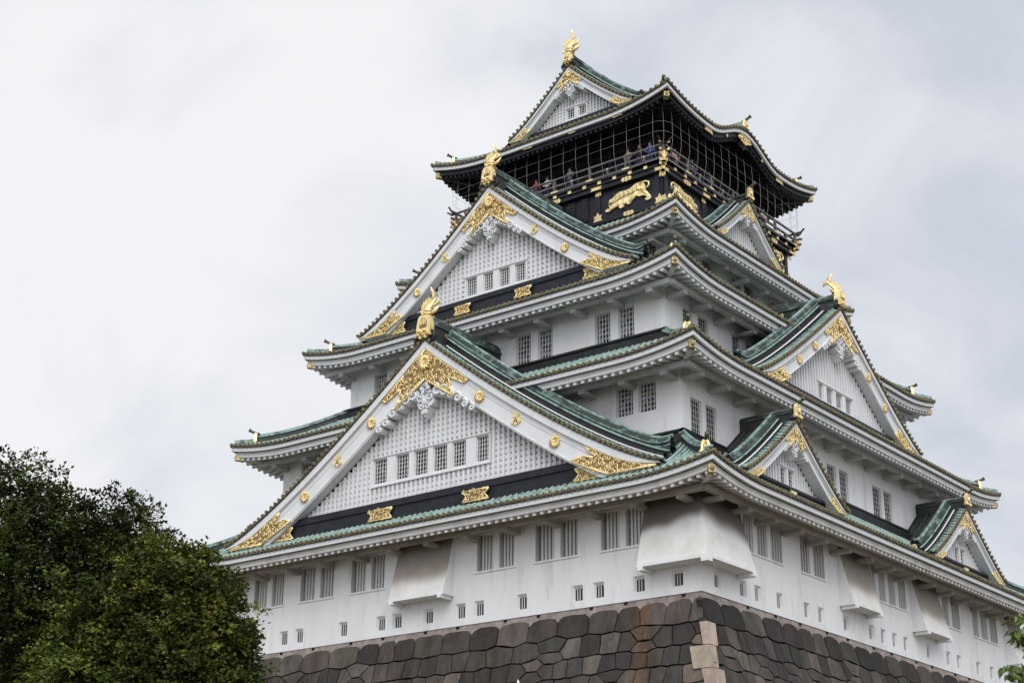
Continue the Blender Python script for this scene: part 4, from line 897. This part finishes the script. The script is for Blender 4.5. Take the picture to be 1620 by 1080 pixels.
# ------------------------------------------------------------------ trees
def tree(name, blobs, leafm, nleaf, size, trunk, label, seed, lr=1.9, group=None):
    rg = random.Random(seed); root = tag(empty(name, trunk), label, 'tree', group); T0 = Vector(trunk)
    mb = MB(); tp = Vector((trunk[0]+.2, trunk[1]+.1, trunk[2]+(max(b[2] for b in blobs)-trunk[2])*.55))
    mb.tube([tuple(T0+Vector((0, 0, -.2))), tuple(T0.lerp(tp, .3)+Vector((.08, -.05, 0))), tuple(T0.lerp(tp, .7)+Vector((-.06, .06, 0))), tuple(tp)], [.34, .24, .19, .13], 'bark', 10)
    for b in blobs:
        c = Vector(b[:3]); st = T0.lerp(tp, rg.uniform(.55, 1)); md = st.lerp(c, .5)+Vector((rg.uniform(-.3, .3), rg.uniform(-.3, .3), -.15)); mb.tube([tuple(st), tuple(md), tuple(c)], [.10, .06, .025], 'bark', 6)
        for _ in range(5):
            v = Vector((rg.gauss(0, 1), rg.gauss(0, 1), rg.gauss(.3, 1))).normalized()*b[3]*.85; mb.tube([tuple(md.lerp(c, .6)), tuple(c+v*.5), tuple(c+v)], [.035, .02, .008], 'bark', 4)
    for i, v in enumerate(mb.v): mb.v[i] = (v[0]-T0.x, v[1]-T0.y, v[2]-T0.z)
    mb.build('trunk', root)
    mb = MB(); tot = sum(b[3]**2 for b in blobs)
    for b in blobs:
        n = int(nleaf*b[3]**2/tot); c = Vector(b[:3]); ncl = max(10, int(n/26)); bt = rg.uniform(.65, 1.4)
        for _ in range(ncl):
            v = Vector((rg.gauss(0, 1), rg.gauss(0, 1), rg.gauss(0, 1))).normalized(); lump = 1+.28*sin(v.x*5+b[0]*3)*cos(v.z*6+b[2])+.17*sin(v.y*9+b[1]*2)
            cc = c+v*b[3]*lump*((rg.uniform(.40, 1.0)**.5) if rg.random() > .10 else rg.uniform(1.0, 1.16)); cs = rg.uniform(.12, .30)*min(1, b[3]); tn = bt*rg.choice((.45, .6, .8, 1.0, 1.2, 1.5))
            yl = rg.random() < .12; cn = (v*.8+Vector((rg.gauss(0, .35), rg.gauss(0, .35), .9))).normalized()
            for _ in range(26):
                p = cc+Vector((rg.gauss(0, 1), rg.gauss(0, 1), rg.gauss(0, .7)))*cs*.55; ax = (v*.7+Vector((rg.gauss(0, 1), rg.gauss(0, 1), rg.gauss(0, .6)))).normalized()
                nn = (cn+Vector((rg.gauss(0, .32), rg.gauss(0, .32), rg.gauss(0, .32)))).normalized(); sd = ax.cross(nn)
                if sd.length < .1: continue
                sd.normalize(); l = size*rg.uniform(.7, 1.3); wv = l*.30; q = tn*rg.uniform(.8, 1.25)
                mb.add([tuple(p-T0), tuple(p+ax*l*.5+sd*wv-T0), tuple(p+ax*l-T0), tuple(p+ax*l*.5-sd*wv-T0)], [(0, 1, 2, 3)], leafm, False, (q*(1.5 if yl else 1), q*(1.15 if yl else 1), q))
    mb.build('crown', root)
    return root
BA = [(11.73, -50.42, 11.0, 1.6), (12.63, -49.45, 10.66, 1.27), (13.4, -48.59, 10.15, 1.35), (10.71, -51.56, 11.3, 1.87), (14.29, -48.06, 10.51, 1.09), (11.92, -49.43, 9.47, 2.06), (13.19, -48.01, 8.61, 1.87), (10.71, -49.69, 8.06, 2.62), (9.41, -51.39, 9.44, 2.81), (14.81, -47.29, 9.76, .94), (11.2, -48.47, 6.32, 2.81), (11.4, -49.0, 7.2, 1.9), (12.3, -48.6, 7.0, 1.9), (10.6, -50.2, 7.6, 1.8), (14.3, -47.6, 8.9, 1.25), (13.7, -48.2, 9.4, 1.3), (15.4, -47.2, 9.0, .8), (14.9, -47.0, 7.6, 1.5)]
BB = [(19.15, -49.75, 7.84, 1.11), (19.46, -49.09, 6.98, 1.04), (18.43, -49.9, 6.97, 1.51), (17.46, -50.28, 6.18, 1.51), (19.47, -48.63, 6.05, .96), (18.5, -49.15, 5.57, 1.85), (16.66, -50.6, 5.55, 1.68), (18.37, -50.51, 8.14, .92), (19.46, -49.82, 8.5, .55), (19.94, -48.55, 6.64, .54), (17.73, -49.23, 4.46, 2.52), (19.55, -48.26, 5.42, .67), (18.0, -50.6, 8.35, .5), (18.9, -50.2, 8.45, .42), (19.75, -49.35, 7.6, .5), (17.6, -50.9, 7.6, .7), (16.9, -51.1, 7.1, .8), (19.9, -48.8, 7.25, .42)]
tree('broadleaf_tree', BA, 'leaf_dark', 165000, .13, (11.3, -49.6, GZ), 'tall dark evergreen tree at the left edge, behind the lower yellowish one', 21)
tree('broadleaf_tree', BB, 'leaf_light', 108000, .125, (18.2, -49.4, GZ), 'lower yellowish green tree covering the left foot of the stone base', 22)
def cherry():
    T0 = Vector((46.4, -58.6, GZ)); rg = random.Random(9); root = tag(empty('cherry_tree', T0), 'young tree with long drooping leaves at the right edge', 'tree')
    mb = MB(); tips = [(45.05, -59.37, 2.42), (45.16, -59.36, 2.60), (44.90, -59.32, 2.02), (45.09, -59.17, 2.05), (45.35, -59.14, 2.45), (45.41, -58.85, 1.87), (44.95, -59.25, 1.75), (45.2, -59.3, 1.8), (46.2, -58.3, 3.2), (46.9, -58.8, 2.9), (46.6, -59.2, 2.4), (45.25, -59.2, 2.28)]
    cr0 = Vector((0, 0, 3.6)); mb.tube([(0, 0, -.2), (.05, .03, 1.5), tuple(cr0)], [.12, .09, .06], 'bark', 9); lf = MB()
    for t in tips:
        e_ = Vector(t)-T0; m_ = cr0.lerp(e_, .55)+Vector((0, 0, .35)); pts = [cr0, cr0.lerp(m_, .6)+Vector((0, 0, .12)), m_, e_]; mb.tube([tuple(p) for p in pts], [.04, .028, .018, .006], 'bark', 6)
        for i in range(90):
            f = rg.uniform(.35, 1); p = m_.lerp(e_, (f-.35)/.65)+Vector((rg.gauss(0, .05), rg.gauss(0, .05), rg.gauss(0, .05)))
            ax = Vector((rg.gauss(0, .7), rg.gauss(0, .7), -.75+rg.gauss(0, .35))).normalized(); sd = ax.cross(Vector((rg.gauss(0, 1), rg.gauss(0, 1), .4)).normalized())
            if sd.length < .1: continue
            sd.normalize(); l = rg.uniform(.10, .19); wv = l*.19; q = rg.uniform(.6, 1.5); nrm = ax.cross(sd)*l*.12
            v0, v1, v2, v3, v4, v5 = p, p+ax*l*.3+sd*wv+nrm, p+ax*l*.65+sd*wv*.8+nrm, p+ax*l, p+ax*l*.65-sd*wv*.8+nrm, p+ax*l*.3-sd*wv+nrm
            lf.add([tuple(x) for x in (v0, v1, v2, v3, v4, v5, p+ax*l*.5)], [(0, 1, 6), (1, 2, 6), (2, 3, 6), (3, 4, 6), (4, 5, 6), (5, 0, 6)], 'leaf_cherry', True, (q, q*.95, q))
    mb.build('trunk', root); lf.build('crown', root)
cherry()
